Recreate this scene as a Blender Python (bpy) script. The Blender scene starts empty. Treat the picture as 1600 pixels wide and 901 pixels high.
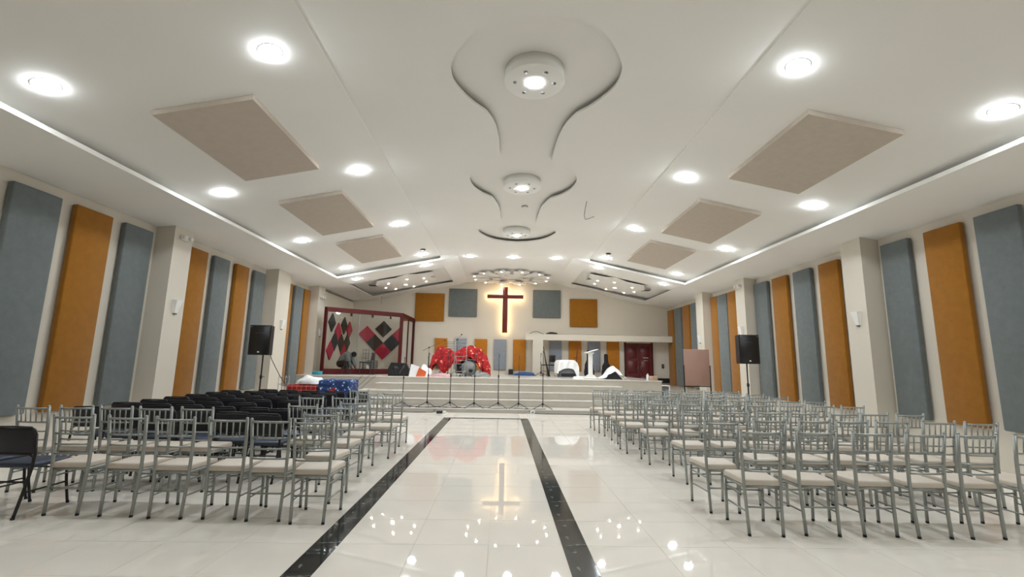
import bpy, bmesh, math, random
from mathutils import Matrix, Vector, noise
random.seed(7)
S = bpy.context.scene
C = S.collection
PI = math.pi

# ---------------------------------------------------------------- camera
CAM_H = 1.5
cd = bpy.data.cameras.new('camera'); cam = bpy.data.objects.new('camera', cd); C.objects.link(cam)
cd.sensor_width = 36.0; cd.lens = 16.0; cd.clip_end = 200; cd.clip_start = 0.05
_f, _pp = 711.0, (800.0, 450.5)
Fd = Vector((783.7-_pp[0], 565.0-_pp[1], _f)).normalized()          # room depth axis seen by the camera
_t = math.radians(1.03); _u = Vector((math.sin(_t), -math.cos(_t), 0))
_a = -_f*Fd.z/(Fd.x*_u.x+Fd.y*_u.y)
Up = Vector((_a*_u.x, _a*_u.y, _f)).normalized()
if _a < 0: Up = -Up
Rt = Fd.cross(Up)
if Rt.x < 0: Rt = -Rt
def _w(d): return Vector((d.dot(Rt), d.dot(Fd), d.dot(Up)))
_x, _y, _z = _w(Vector((1,0,0))), _w(Vector((0,-1,0))), _w(Vector((0,0,-1)))
M = Matrix(((_x.x,_y.x,_z.x,0),(_x.y,_y.y,_z.y,0),(_x.z,_y.z,_z.z,CAM_H),(0,0,0,1)))
cam.matrix_world = M
S.camera = cam
# ---------------------------------------------------------------- world and exposure
w = bpy.data.worlds.new('world'); S.world = w; w.use_nodes = True
w.node_tree.nodes['Background'].inputs[0].default_value = (0.6,0.62,0.65,1)
w.node_tree.nodes['Background'].inputs[1].default_value = 0.02
S.view_settings.view_transform = 'Standard'; S.view_settings.look = 'None'
S.view_settings.exposure = 0.0; S.view_settings.gamma = 1.0; S.view_settings.use_curve_mapping = False
LAMP = 222.0       # emission of the ceiling downlights
SPOT = 110.0        # emission of the small spots

# ---------------------------------------------------------------- materials
def srgb(r,g,b):
    f = lambda c: (c/255/12.92 if c/255 <= .04045 else ((c/255+.055)/1.055)**2.4)
    return (f(r), f(g), f(b), 1)
MATS = {}
def mat(name, col, rough=.6, metal=0, var=.06, scale=8, bump=0, bscale=60, spec=.5, coords='Object', sheen=0, rnd=0):
    m = bpy.data.materials.new(name); m.use_nodes = True
    nt = m.node_tree; b = nt.nodes['Principled BSDF']
    b.inputs['Roughness'].default_value = rough; b.inputs['Metallic'].default_value = metal
    b.inputs['Specular IOR Level'].default_value = spec
    tc = nt.nodes.new('ShaderNodeTexCoord')
    n = nt.nodes.new('ShaderNodeTexNoise'); n.inputs['Scale'].default_value = scale; n.inputs['Detail'].default_value = 4
    nt.links.new(tc.outputs[coords], n.inputs['Vector'])
    r = nt.nodes.new('ShaderNodeMapRange'); r.inputs['To Min'].default_value = 1-var; r.inputs['To Max'].default_value = 1+var
    r.inputs['From Min'].default_value = .25; r.inputs['From Max'].default_value = .75
    nt.links.new(n.outputs['Fac'], r.inputs['Value'])
    mx = nt.nodes.new('ShaderNodeVectorMath'); mx.operation = 'SCALE'
    mx.inputs[0].default_value = col[:3]; nt.links.new(r.outputs['Result'], mx.inputs['Scale'])
    out = mx.outputs['Vector']
    if rnd:
        oi = nt.nodes.new('ShaderNodeObjectInfo'); r2 = nt.nodes.new('ShaderNodeMapRange')
        r2.inputs['To Min'].default_value = 1-rnd; r2.inputs['To Max'].default_value = 1+rnd
        nt.links.new(oi.outputs['Random'], r2.inputs['Value'])
        m2 = nt.nodes.new('ShaderNodeVectorMath'); m2.operation = 'SCALE'
        nt.links.new(out, m2.inputs[0]); nt.links.new(r2.outputs['Result'], m2.inputs['Scale']); out = m2.outputs['Vector']
    nt.links.new(out, b.inputs['Base Color'])
    if bump:
        n2 = nt.nodes.new('ShaderNodeTexNoise'); n2.inputs['Scale'].default_value = bscale; n2.inputs['Detail'].default_value = 3
        nt.links.new(tc.outputs[coords], n2.inputs['Vector'])
        bp = nt.nodes.new('ShaderNodeBump'); bp.inputs['Strength'].default_value = bump; bp.inputs['Distance'].default_value = .01
        nt.links.new(n2.outputs['Fac'], bp.inputs['Height']); nt.links.new(bp.outputs['Normal'], b.inputs['Normal'])
    if sheen: b.inputs['Sheen Weight'].default_value = sheen
    MATS[name] = m
    return m
def emat(name, col, strength):
    m = bpy.data.materials.new(name); m.use_nodes = True
    nt = m.node_tree; b = nt.nodes['Principled BSDF']
    b.inputs['Base Color'].default_value = (.9,.9,.9,1)
    b.inputs['Emission Color'].default_value = col; b.inputs['Emission Strength'].default_value = strength
    MATS[name] = m; return m
def ramp_mat(name, tex, stops, rough=.6, coords='Object', scale=6, spec=.5, interp='CONSTANT', **kw):
    m = bpy.data.materials.new(name); m.use_nodes = True
    nt = m.node_tree; b = nt.nodes['Principled BSDF']; b.inputs['Roughness'].default_value = rough
    b.inputs['Specular IOR Level'].default_value = spec
    tc = nt.nodes.new('ShaderNodeTexCoord'); t = nt.nodes.new(tex); t.inputs['Scale'].default_value = scale
    for k, v in kw.items():
        if k in t.inputs: t.inputs[k].default_value = v
    nt.links.new(tc.outputs[coords], t.inputs['Vector'])
    cr = nt.nodes.new('ShaderNodeValToRGB'); cr.color_ramp.interpolation = interp
    els = cr.color_ramp.elements
    while len(els) < len(stops): els.new(.5)
    for e, (p, c) in zip(els, stops): e.position = p; e.color = c
    o = t.outputs['Distance'] if 'Distance' in t.outputs else t.outputs['Fac']
    nt.links.new(o, cr.inputs['Fac']); nt.links.new(cr.outputs['Color'], b.inputs['Base Color'])
    MATS[name] = m; return m

mat('wall', srgb(209,201,186), .7, var=.015, scale=2, bump=.03, bscale=40)
mat('ceil', srgb(240,238,232), .75, var=.012, scale=1.5)
mat('tile', srgb(238,231,220), .025, var=.012, scale=3, coords='Generated', rnd=.006, spec=.55)
mat('grout', srgb(200,192,180), .6)
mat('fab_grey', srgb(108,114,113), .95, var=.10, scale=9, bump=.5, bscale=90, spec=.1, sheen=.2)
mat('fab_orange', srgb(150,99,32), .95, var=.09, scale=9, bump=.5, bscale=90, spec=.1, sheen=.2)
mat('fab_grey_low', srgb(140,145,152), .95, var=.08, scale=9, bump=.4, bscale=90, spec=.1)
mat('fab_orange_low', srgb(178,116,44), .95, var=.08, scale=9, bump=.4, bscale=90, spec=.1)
mat('fab_ceil', srgb(198,186,172), .95, var=.04, scale=9, bump=.3, bscale=90, spec=.1)
mat('chrome', srgb(158,162,158), .38, metal=.55, var=.05, scale=20)
mat('cushion', srgb(206,195,180), .5, var=.05, scale=6, bump=.05, rnd=.04)
mat('rubber', srgb(26,25,25), .7)
mat('black_vinyl', srgb(19,16,26), .55, var=.1, scale=10, bump=.05)
mat('navy_vinyl', srgb(44,54,72), .45, var=.1, scale=10, bump=.05)
mat('black_metal', srgb(24,23,24), .4, var=.1)
mat('black_plastic', srgb(20,19,24), .45, var=.1)
mat('white_paint', srgb(232,230,224), .5, var=.02)
mat('marble_step', srgb(190,184,172), .06, var=.05, scale=4, coords='Object')
mat('marble_nose', srgb(228,222,212), .15, var=.04, scale=4)
mat('red_wood', srgb(72,14,12), .5, var=.15, scale=6, bump=.05, spec=.25)
mat('cross_wood', srgb(104,26,24), .45, var=.12, scale=6, bump=.05)
mat('door_wood', srgb(92,30,30), .4, var=.12, scale=5, bump=.05)
mat('pink_tile', srgb(178,38,66), .85, var=.06, bump=.3, bscale=80)
mat('dark_tile', srgb(52,50,50), .85, var=.08, bump=.3, bscale=80)
mat('white_cloth', srgb(238,238,236), .85, var=.03, bump=.1, bscale=20)
mat('board', srgb(168,134,120), .8, var=.03)
mat('bag', srgb(22,20,28), .8, var=.15, bump=.2)
mat('skin', srgb(150,104,80), .6)
mat('hair', srgb(28,22,20), .7)
mat('grey_shirt', srgb(142,148,150), .9, var=.1, bump=.2, bscale=30)
mat('dark_trousers', srgb(48,44,42), .9, var=.1)
mat('cyan', srgb(50,150,170), .6); mat('blue_cloth', srgb(52,84,132), .85, var=.15, bump=.2, bscale=20)
mat('orange_bag', srgb(206,92,44), .7, var=.08); mat('bag_white', srgb(226,226,226), .7, var=.06, bump=.3, bscale=15)
mat('pink_blanket', srgb(190,150,150), .9, var=.15, scale=5, bump=.3, bscale=20)
mat('terracotta', srgb(186,156,134), .8, var=.08); mat('guitar_wood', srgb(110,44,26), .35, var=.15)
mat('grey_metal', srgb(150,150,148), .4, metal=.5); mat('grey_amp', srgb(104,106,108), .8, var=.08)
mat('drum_grey', srgb(130,130,126), .4, var=.1)
ramp_mat('black_marble', 'ShaderNodeTexNoise', [(0,srgb(24,25,26)),(.50,srgb(38,40,41)),(.565,srgb(52,56,56)),(.585,srgb(140,142,138)),(.605,srgb(40,42,42))], rough=.08, scale=3.2, interp='LINEAR', Detail=7.0, Distortion=1.6)
ramp_mat('red_blanket', 'ShaderNodeTexNoise', [(0,srgb(128,8,16)),(.46,srgb(168,14,20)),(.60,srgb(190,24,26)),(.655,srgb(220,130,70)),(.68,srgb(228,200,172))], rough=.8, scale=10, interp='CONSTANT', Detail=2.0, Distortion=.6)
ramp_mat('blue_dots', 'ShaderNodeTexVoronoi', [(0,srgb(215,225,238)),(.20,srgb(120,150,190)),(.27,srgb(38,66,118)),(.6,srgb(26,46,92))], rough=.8, scale=13, interp='CONSTANT')
# red plaid
m = bpy.data.materials.new('red_plaid'); m.use_nodes = True; nt = m.node_tree; b = nt.nodes['Principled BSDF']; b.inputs['Roughness'].default_value = .85
tc = nt.nodes.new('ShaderNodeTexCoord'); br = nt.nodes.new('ShaderNodeTexBrick'); br.offset = 0
br.inputs['Scale'].default_value = 5; br.inputs['Mortar Size'].default_value = .03; br.inputs['Row Height'].default_value = .5; br.inputs['Brick Width'].default_value = .6
br.inputs['Color1'].default_value = srgb(150,20,22); br.inputs['Color2'].default_value = srgb(128,14,20); br.inputs['Mortar'].default_value = srgb(200,110,90)
mp = nt.nodes.new('ShaderNodeMapping'); mp.inputs['Rotation'].default_value = (PI/2,0,0)
nt.links.new(tc.outputs['Object'], mp.inputs['Vector']); nt.links.new(mp.outputs['Vector'], br.inputs['Vector']); nt.links.new(br.outputs['Color'], b.inputs['Base Color']); MATS['red_plaid'] = m
emat('lamp', (.93,1,1.06,1), LAMP); emat('spot', (1,.90,.76,1), SPOT); emat('strip', (1,.74,.38,1), 30.0)
# glass
m = bpy.data.materials.new('glass'); m.use_nodes = True; nt = m.node_tree; nt.nodes.clear()
o = nt.nodes.new('ShaderNodeOutputMaterial'); mixs = nt.nodes.new('ShaderNodeMixShader'); tr = nt.nodes.new('ShaderNodeBsdfTransparent'); gl = nt.nodes.new('ShaderNodeBsdfGlossy')
fr = nt.nodes.new('ShaderNodeFresnel'); fr.inputs['IOR'].default_value = 1.45; gl.inputs['Roughness'].default_value = .02; tr.inputs['Color'].default_value = (.97,.98,.975,1)
nt.links.new(fr.outputs[0], mixs.inputs[0]); nt.links.new(tr.outputs[0], mixs.inputs[1]); nt.links.new(gl.outputs[0], mixs.inputs[2]); nt.links.new(mixs.outputs[0], o.inputs['Surface']); MATS['glass'] = m

# ---------------------------------------------------------------- geometry helpers
class MB:
    def __init__(s): s.v = []; s.f = []; s.sm = []
    def add(s, vs, fs, smooth=False):
        o = len(s.v); s.v += [tuple(p) for p in vs]
        for f in fs: s.f.append(tuple(i+o for i in f)); s.sm.append(smooth)
        return s
    def box(s, a, b):
        x0,y0,z0 = a; x1,y1,z1 = b
        return s.add([(x0,y0,z0),(x1,y0,z0),(x1,y1,z0),(x0,y1,z0),(x0,y0,z1),(x1,y0,z1),(x1,y1,z1),(x0,y1,z1)],
              [(3,2,1,0),(4,5,6,7),(0,1,5,4),(1,2,6,5),(2,3,7,6),(3,0,4,7)])
    def quad(s, *p): return s.add(p, [tuple(range(len(p)))])
    def rbox(s, a, b, r=.01, seg=2):
        bm = bmesh.new(); bmesh.ops.create_cube(bm, size=1)
        for v in bm.verts: v.co = Vector([(a[i]+b[i])/2 + v.co[i]*(b[i]-a[i]) for i in range(3)])
        bmesh.ops.bevel(bm, geom=list(bm.edges), offset=r, segments=seg, affect='EDGES', profile=.5)
        s.from_bm(bm, True); return s
    def from_bm(s, bm, smooth=False):
        bm.verts.index_update()
        s.add([v.co[:] for v in bm.verts], [[v.index for v in f.verts] for f in bm.faces], smooth); bm.free(); return s
    def prism(s, poly, z0, z1):
        n = len(poly); vs = [(x,y,z0) for x,y in poly]+[(x,y,z1) for x,y in poly]
        return s.add(vs, [tuple(range(n-1,-1,-1)), tuple(range(n,2*n))]+[(i,(i+1)%n,n+(i+1)%n,n+i) for i in range(n)])
    def tube(s, pts, r, n=8, cap=True):
        P = [Vector(p) for p in pts]; k = len(P); R = r if isinstance(r,(list,tuple)) else [r]*k
        vs = []; prev = None
        for i in range(k):
            d = (P[min(i+1,k-1)]-P[max(i-1,0)]).normalized()
            if prev is None:
                a = Vector((0,0,1)) if abs(d.z) < .9 else Vector((1,0,0)); u = d.cross(a).normalized()
            else:
                u = (prev - d*prev.dot(d)); u = u.normalized() if u.length > 1e-6 else d.orthogonal().normalized()
            prev = u; v = d.cross(u)
            for j in range(n):
                t = 2*PI*j/n; vs.append(P[i]+(u*math.cos(t)+v*math.sin(t))*R[i])
        fs = [(i*n+j, i*n+(j+1)%n, (i+1)*n+(j+1)%n, (i+1)*n+j) for i in range(k-1) for j in range(n)]
        s.add(vs, fs, True)
        if cap:
            o = len(s.v)-len(vs)
            s.f.append(tuple(o+j for j in range(n-1,-1,-1))); s.sm.append(False)
            s.f.append(tuple(o+(k-1)*n+j for j in range(n))); s.sm.append(False)
        return s
    def lathe(s, prof, n=20, c=(0,0,0), axis='z'):
        vs = []
        for r, h in prof:
            for j in range(n):
                t = 2*PI*j/n; p = (r*math.cos(t), r*math.sin(t), h)
                if axis == 'y': p = (p[0], p[2], p[1])
                vs.append((p[0]+c[0], p[1]+c[1], p[2]+c[2]))
        k = len(prof)
        return s.add(vs, [(i*n+j, i*n+(j+1)%n, (i+1)*n+(j+1)%n, (i+1)*n+j) for i in range(k-1) for j in range(n)]+[tuple(range(n-1,-1,-1)), tuple(range((k-1)*n,k*n))], True)
    def ball(s, c, r, n=10, m=6, sc=(1,1,1)):
        vs = []
        for i in range(m+1):
            a = PI*i/m
            for j in range(n):
                t = 2*PI*j/n; vs.append((c[0]+r*sc[0]*math.sin(a)*math.cos(t), c[1]+r*sc[1]*math.sin(a)*math.sin(t), c[2]+r*sc[2]*math.cos(a)))
        return s.add(vs, [(i*n+j,(i+1)*n+j,(i+1)*n+(j+1)%n,i*n+(j+1)%n) for i in range(m) for j in range(n)], True)
    def xf(s, mtx):
        s.v = [tuple(mtx @ Vector(p)) for p in s.v]; return s
    def grid(s, nu, nv, fn, smooth=True):
        vs = [fn(i/nu, j/nv) for j in range(nv+1) for i in range(nu+1)]
        return s.add(vs, [(j*(nu+1)+i, j*(nu+1)+i+1, (j+1)*(nu+1)+i+1, (j+1)*(nu+1)+i) for j in range(nv) for i in range(nu)], smooth)
    def mesh(s, name, m):
        me = bpy.data.meshes.new(name); me.from_pydata(s.v, [], s.f)
        me.polygons.foreach_set('use_smooth', s.sm)
        me.materials.append(MATS[m]); me.update(); return me
    def build(s, name, m, parent=None, loc=None, rotz=0):
        o = bpy.data.objects.new(name, s.mesh(name, m)); C.objects.link(o)
        if parent: o.parent = parent
        if loc: o.location = loc
        if rotz: o.rotation_euler.z = rotz
        return o
def tag(o, label, cat=None, group=None, kind=None):
    o['label'] = label
    if cat: o['category'] = cat
    if group: o['group'] = group
    if kind: o['kind'] = kind
    return o
def thing(name, label, cat, loc=(0,0,0), rotz=0, group=None, kind=None):
    o = bpy.data.objects.new(name, None); o.empty_display_size = .1; C.objects.link(o)
    o.location = loc; o.rotation_euler.z = rotz
    return tag(o, label, cat, group, kind)
def link_copy(src, name, parent, loc):
    o = src.copy(); C.objects.link(o); o.parent = parent; o.location = loc; return o
def copy_tree(root, loc, rotz, label, group=None):
    kids = {}
    for ch in root.children: kids[ch] = list(ch.children)
    r = root.copy(); C.objects.link(r); r.location = loc; r.rotation_euler.z = rotz
    tag(r, label, group=group)
    for ch, gs in kids.items():
        c = ch.copy(); C.objects.link(c); c.parent = r
        for g in gs:
            d = g.copy(); C.objects.link(d); d.parent = c
    return r
ORD = ['first','second','third','fourth','fifth','sixth','seventh','eighth','ninth','tenth','eleventh','twelfth']
def solid_normals(o): pass

# ================================================================ THE SETTING
XL, XR, YB, YF = -7.08, 7.61, 20.7, -3.6
WT = 4.3
tag(MB().box((XL-.2,YF-.2,-.1),(XL,YB+.2,WT)).build('wall_left','wall'), 'cream painted left wall behind the tall panels', kind='structure')
tag(MB().box((XR,YF-.2,-.1),(XR+.2,YB+.2,WT)).build('wall_right','wall'), 'cream painted right wall behind the tall panels', kind='structure')
tag(MB().box((XL-.2,YB,-.1),(XR+.2,YB+.2,5.5)).build('wall_back','wall'), 'cream gable wall behind the stage', kind='structure')
tag(MB().box((XL-.2,YF-.2,-.1),(XR+.2,YF,5.5)).build('wall_front','wall'), 'cream wall behind the viewer', kind='structure')

# floor: grout bed + tiles
floor = tag(MB().box((XL-.2,YF-.2,-.12),(XR+.2,YB+.2,-.003)).build('floor','grout'), 'polished ivory tiled floor with black marble border', kind='structure')
AX0, AX1, BW, TS = -1.30, 0.535, 0.21, 0.6
YFAR0, YFAR1 = 12.47, 12.68
G = .0015
def tile_mesh(w, d, name, m): return MB().box((-w/2+G,-d/2+G,-.01),(w/2-G,d/2-G,0)).mesh(name, m)
cols = []
aw = (AX1-AX0)/3
for i in range(3): cols.append((AX0+aw*(i+.5), aw))
x = AX0-BW
while x > XL: cols.append((max(x-TS, XL)/2+x/2, x-max(x-TS,XL))); x -= TS
x = AX1+BW
while x < XR: cols.append((x/2+min(x+TS,XR)/2, min(x+TS,XR)-x)); x += TS
y0 = 4.065 - 13*TS
rows = [y0+TS*(k+.5) for k in range(int((13.95-y0)/TS)+1)]
tiles = []
for cx, cw in cols:
    inside = AX0-.01 < cx < AX1+.01
    for ry in rows:
        a, b_ = ry-TS/2, ry+TS/2
        segs = [(a, b_)]
        if inside and b_ > YFAR0 and a < YFAR1:
            segs = [(a, YFAR0)] if a < YFAR0-.02 else []
            if b_ > YFAR1+.02: segs.append((max(a,YFAR1), b_))
        for (p, q) in segs:
            q = min(q, 13.98)
            if q-p < .03: continue
            tiles.append((cx, (p+q)/2, round(cw,3), round(q-p,3)))
def score(t):
    d = Vector((t[0], t[1], -CAM_H))
    c = Rt*d.x+Fd*d.y+Up*d.z
    if c.z < .5: return 0
    u = _f*c.x/c.z; v = _f*c.y/c.z
    if abs(u) > 830 or v > 480: return 0
    return t[2]*t[3]*1000/(c.z**3)
tiles.sort(key=lambda t: -score(t))
cache = {}
rest = MB()
for i, t in enumerate(tiles):
    if i < 300 and score(t) > 0:
        k = (t[2], t[3])
        if k not in cache: cache[k] = tile_mesh(t[2], t[3], 'floor_tile', 'tile')
        o = bpy.data.objects.new('floor_tile', cache[k]); C.objects.link(o); o.parent = floor; o.location = (t[0], t[1], 0)
    else:
        rest.box((t[0]-t[2]/2+G, t[1]-t[3]/2+G, -.01), (t[0]+t[2]/2-G, t[1]+t[3]/2-G, 0))
for ix in range(4):                                   # passage beside the stage
    for iy in range(12): rest.box((5.56+ix*.52+G, 13.98+iy*.56+G, -.01), (5.56+(ix+1)*.52-G, 13.98+(iy+1)*.56-G, 0))
o = rest.build('floor_tiling', 'tile', floor); o['kind'] = 'stuff'
bme = tile_mesh(BW, TS, 'border_tile', 'black_marble')
for bx in (AX0-BW/2, AX1+BW/2):
    for ry in rows:
        if ry-TS/2 < YFAR0-.3:
            o = bpy.data.objects.new('border_tile', bme); C.objects.link(o); o.parent = floor; o.location = (bx, ry, .0004)
    p = max(r+TS/2 for r in rows if r-TS/2 < YFAR0-.3)
    if YFAR1-p > .03: MB().box((bx-BW/2+G,p+G,-.01),(bx+BW/2-G,YFAR1-G,.0004)).build('border_tile','black_marble',floor)
for i in range(3):
    MB().box((AX0+aw*i+G,YFAR0+G,-.01),(AX0+aw*(i+1)-G,YFAR1-G,.0004)).build('border_tile','black_marble',floor)

# ceiling ---------------------------------------------------------
ZC = 5.1
FL, FR = -2.2, 3.0          # folds
CL, CR = -5.67, 6.29        # tray outer edges
ceil = MB()
hw = [(4.25,.02),(4.30,.40),(4.42,.62),(4.6,.80),(4.9,.98),(5.15,1.065),(5.45,1.06),(5.75,.94),(5.98,.80),(6.15,.66),(6.42,.56),(6.75,.50),(7.2,.475),(7.75,.475),
      (7.9,.56),(8.05,.78),(8.25,.96),(8.5,1.05),(8.8,1.07),(9.15,1.0),(9.45,.84),(9.65,.66),(10.0,.56),(10.4,.49),(10.9,.475),(11.5,.475),
      (11.65,.56),(11.8,.80),(12.0,.97),(12.2,1.06),(12.45,1.08),(12.8,.96),(13.05,.80),(13.25,.60),(13.4,.32),(13.46,.02)]
MX = .36
def smooth_hw(h):
    out = []
    for i in range(len(h)-1):
        p0 = h[max(i-1,0)]; p1 = h[i]; p2 = h[i+1]; p3 = h[min(i+2,len(h)-1)]
        for k in range(3):
            t = k/3
            f = lambda j: .5*((2*p1[j])+(-p0[j]+p2[j])*t+(2*p0[j]-5*p1[j]+4*p2[j]-p3[j])*t*t+(-p0[j]+3*p1[j]-3*p2[j]+p3[j])*t**3)
            out.append((p1[0]+(p2[0]-p1[0])*t, max(f(1),.02)))
    out.append(h[-1]); return out
hw = smooth_hw(hw)
# soffit left and right of the recess, built as strips between outline and folds
RD = .11
LIP = .035
y_lo, y_hi = hw[0][0], hw[-1][0]
ceil.quad((FL,YF,ZC),(FR,YF,ZC),(FR,y_lo,ZC),(FL,y_lo,ZC)); ceil.quad((FL,y_hi,ZC),(FR,y_hi,ZC),(FR,15.4,ZC),(FL,15.4,ZC)); ceil.quad((FL+.6,15.4,ZC),(FR-.6,15.4,ZC),(FR-.6,YB,ZC),(FL+.6,YB,ZC))
for (ya,ha),(yb,hb) in zip(hw[:-1], hw[1:]):
    ceil.quad((FL,ya,ZC),(MX-ha,ya,ZC),(MX-hb,yb,ZC),(FL,yb,ZC))
    ceil.quad((MX+ha,ya,ZC),(FR,ya,ZC),(FR,yb,ZC),(MX+hb,yb,ZC))
    for s_ in (-1,1):
        ceil.quad((MX+s_*ha,ya,ZC),(MX+s_*hb,yb,ZC),(MX+s_*hb,yb,ZC+LIP),(MX+s_*ha,ya,ZC+LIP))
        ceil.quad((MX+s_*ha,ya,ZC+LIP),(MX+s_*hb,yb,ZC+LIP),(MX+s_*1.5,yb,ZC+LIP),(MX+s_*1.5,ya,ZC+LIP))
for _a,_b in (((-1.5,y_lo-.3),(1.5,y_lo-.3)),((1.5,y_lo-.3),(1.5,y_hi+.3)),((1.5,y_hi+.3),(-1.5,y_hi+.3)),((-1.5,y_hi+.3),(-1.5,y_lo-.3))):
    ceil.quad((MX+_a[0],_a[1],ZC+.001),(MX+_b[0],_b[1],ZC+.001),(MX+_b[0],_b[1],ZC+RD),(MX+_a[0],_a[1],ZC+RD))
ceil.quad((MX-1.5,y_lo-.3,ZC+RD),(MX+1.5,y_lo-.3,ZC+RD),(MX+1.5,y_hi+.3,ZC+RD),(MX-1.5,y_hi+.3,ZC+RD))
ceil.quad((MX-.02,y_lo,ZC),(MX+.02,y_lo,ZC),(MX+.02,y_lo,ZC+LIP),(MX-.02,y_lo,ZC+LIP)); ceil.quad((MX-.02,y_hi,ZC),(MX+.02,y_hi,ZC),(MX+.02,y_hi,ZC+LIP),(MX-.02,y_hi,ZC+LIP))
T1, T2a, T2b = 15.4, 16.65, 19.8
def lowz(X):
    if X < 0: return 4.21+(X-CL)*(4.93-4.21)/(FL-CL)
    return 4.25+(CR-X)*(4.95-4.25)/(CR-FR)
def trayz(X):
    if X < 0: return 4.375+(X-CL)*(5.09-4.375)/(FL-CL)
    return 4.415+(CR-X)*(5.09-4.415)/(CR-FR)
for sgn, Fx, Cx, Wx, zw in ((-1,FL,CL,XL-.05,4.09),(1,FR,CR,XR+.05,4.08)):
    ceil.quad((Wx,YF,zw),(Cx,YF,lowz(Cx)),(Cx,YB,lowz(Cx)),(Wx,YB,zw))
    for a,b_ in ((T1,T2a),(T2b,YB)):
        ceil.quad((Cx,a,lowz(Cx)),(Fx,a,lowz(Fx)),(Fx,b_,lowz(Fx)),(Cx,b_,lowz(Cx)))
    ceil.quad((Fx,T1,lowz(Fx)),(Fx,YB,lowz(Fx)),(Fx-sgn*.6,YB,ZC),(Fx-sgn*.6,T1,ZC)); ceil.quad((Fx,T1,lowz(Fx)),(Fx-sgn*.6,T1,ZC),(Fx,T1,ZC))
    o_ = Cx+sgn*.40; L = .065
    # tray 1
    ceil.quad((o_,YF,trayz(o_)),(Fx,YF,trayz(Fx)),(Fx,T1+.4,trayz(Fx)),(o_,T1+.4,trayz(o_)))
    ceil.quad((Fx,YF,trayz(Fx)),(Fx,YF,ZC),(Fx,T1,ZC),(Fx,T1,trayz(Fx)))
    ceil.quad((Cx,YF,lowz(Cx)),(Cx,T1,lowz(Cx)),(Cx,T1,lowz(Cx)+L),(Cx,YF,lowz(Cx)+L))
    ceil.quad((Cx,YF,lowz(Cx)+L),(Cx,T1,lowz(Cx)+L),(o_,T1+.4,lowz(Cx)+L),(o_,YF,lowz(Cx)+L))
    ceil.quad((o_,YF,lowz(Cx)+L),(o_,T1+.4,lowz(Cx)+L),(o_,T1+.4,trayz(o_)),(o_,YF,trayz(o_)))
    ceil.quad((Cx,T1,lowz(Cx)),(Fx,T1,lowz(Fx)),(Fx,T1,lowz(Fx)+L),(Cx,T1,lowz(Cx)+L))
    ceil.quad((Cx,T1,lowz(Cx)+L),(Fx,T1,lowz(Fx)+L),(Fx,T1+.4,lowz(Fx)+L),(o_,T1+.4,lowz(Cx)+L))
    ceil.quad((o_,T1+.4,lowz(Cx)+L),(Fx,T1+.4,lowz(Fx)+L),(Fx,T1+.4,trayz(Fx)),(o_,T1+.4,trayz(o_)))
    # tray 2: thin lip with a dark shadow gap behind it
    d2, L2, e2 = .115, .018, .35
    oc = Cx+sgn*e2
    lz = lambda X: lowz(max(min(X,max(Cx,Fx)),min(Cx,Fx)))
    ceil.quad((oc,T2a-e2,lz(oc)+d2),(Fx,T2a-e2,lz(Fx)+d2),(Fx,T2b+e2,lz(Fx)+d2),(oc,T2b+e2,lz(oc)+d2))
    ceil.quad((Cx,T2a,lowz(Cx)),(Cx,T2b,lowz(Cx)),(Cx,T2b,lowz(Cx)+L2),(Cx,T2a,lowz(Cx)+L2))
    ceil.quad((oc,T2a-e2,lz(Cx)+L2),(oc,T2b+e2,lz(Cx)+L2),(oc,T2b+e2,lz(oc)+d2),(oc,T2a-e2,lz(oc)+d2))
    ceil.quad((Cx,T2a,lz(Cx)+L2),(Cx,T2b,lz(Cx)+L2),(oc,T2b+e2,lz(Cx)+L2),(oc,T2a-e2,lz(Cx)+L2))
    for yy, ye in ((T2a,T2a-e2),(T2b,T2b+e2)):
        ceil.quad((Cx,yy,lowz(Cx)),(Fx,yy,lowz(Fx)),(Fx,yy,lowz(Fx)+L2),(Cx,yy,lowz(Cx)+L2))
        ceil.quad((Cx,yy,lowz(Cx)+L2),(Fx,yy,lowz(Fx)+L2),(Fx,ye,lowz(Fx)+L2),(oc,ye,lowz(Cx)+L2))
        ceil.quad((oc,ye,lowz(Cx)+L2),(Fx,ye,lowz(Fx)+L2),(Fx,ye,lowz(Fx)+d2),(oc,ye,lz(oc)+d2))
bmc = bmesh.new(); mec = ceil.mesh('ceiling','ceil'); bmc.from_mesh(mec); bmesh.ops.remove_doubles(bmc, verts=bmc.verts, dist=.0005); bmc.to_mesh(mec); bmc.free()
ceil_o = bpy.data.objects.new('ceiling', mec); C.objects.link(ceil_o); tag(ceil_o, 'white plaster ceiling with sloped trays and a curved central recess', kind='structure')
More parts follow.
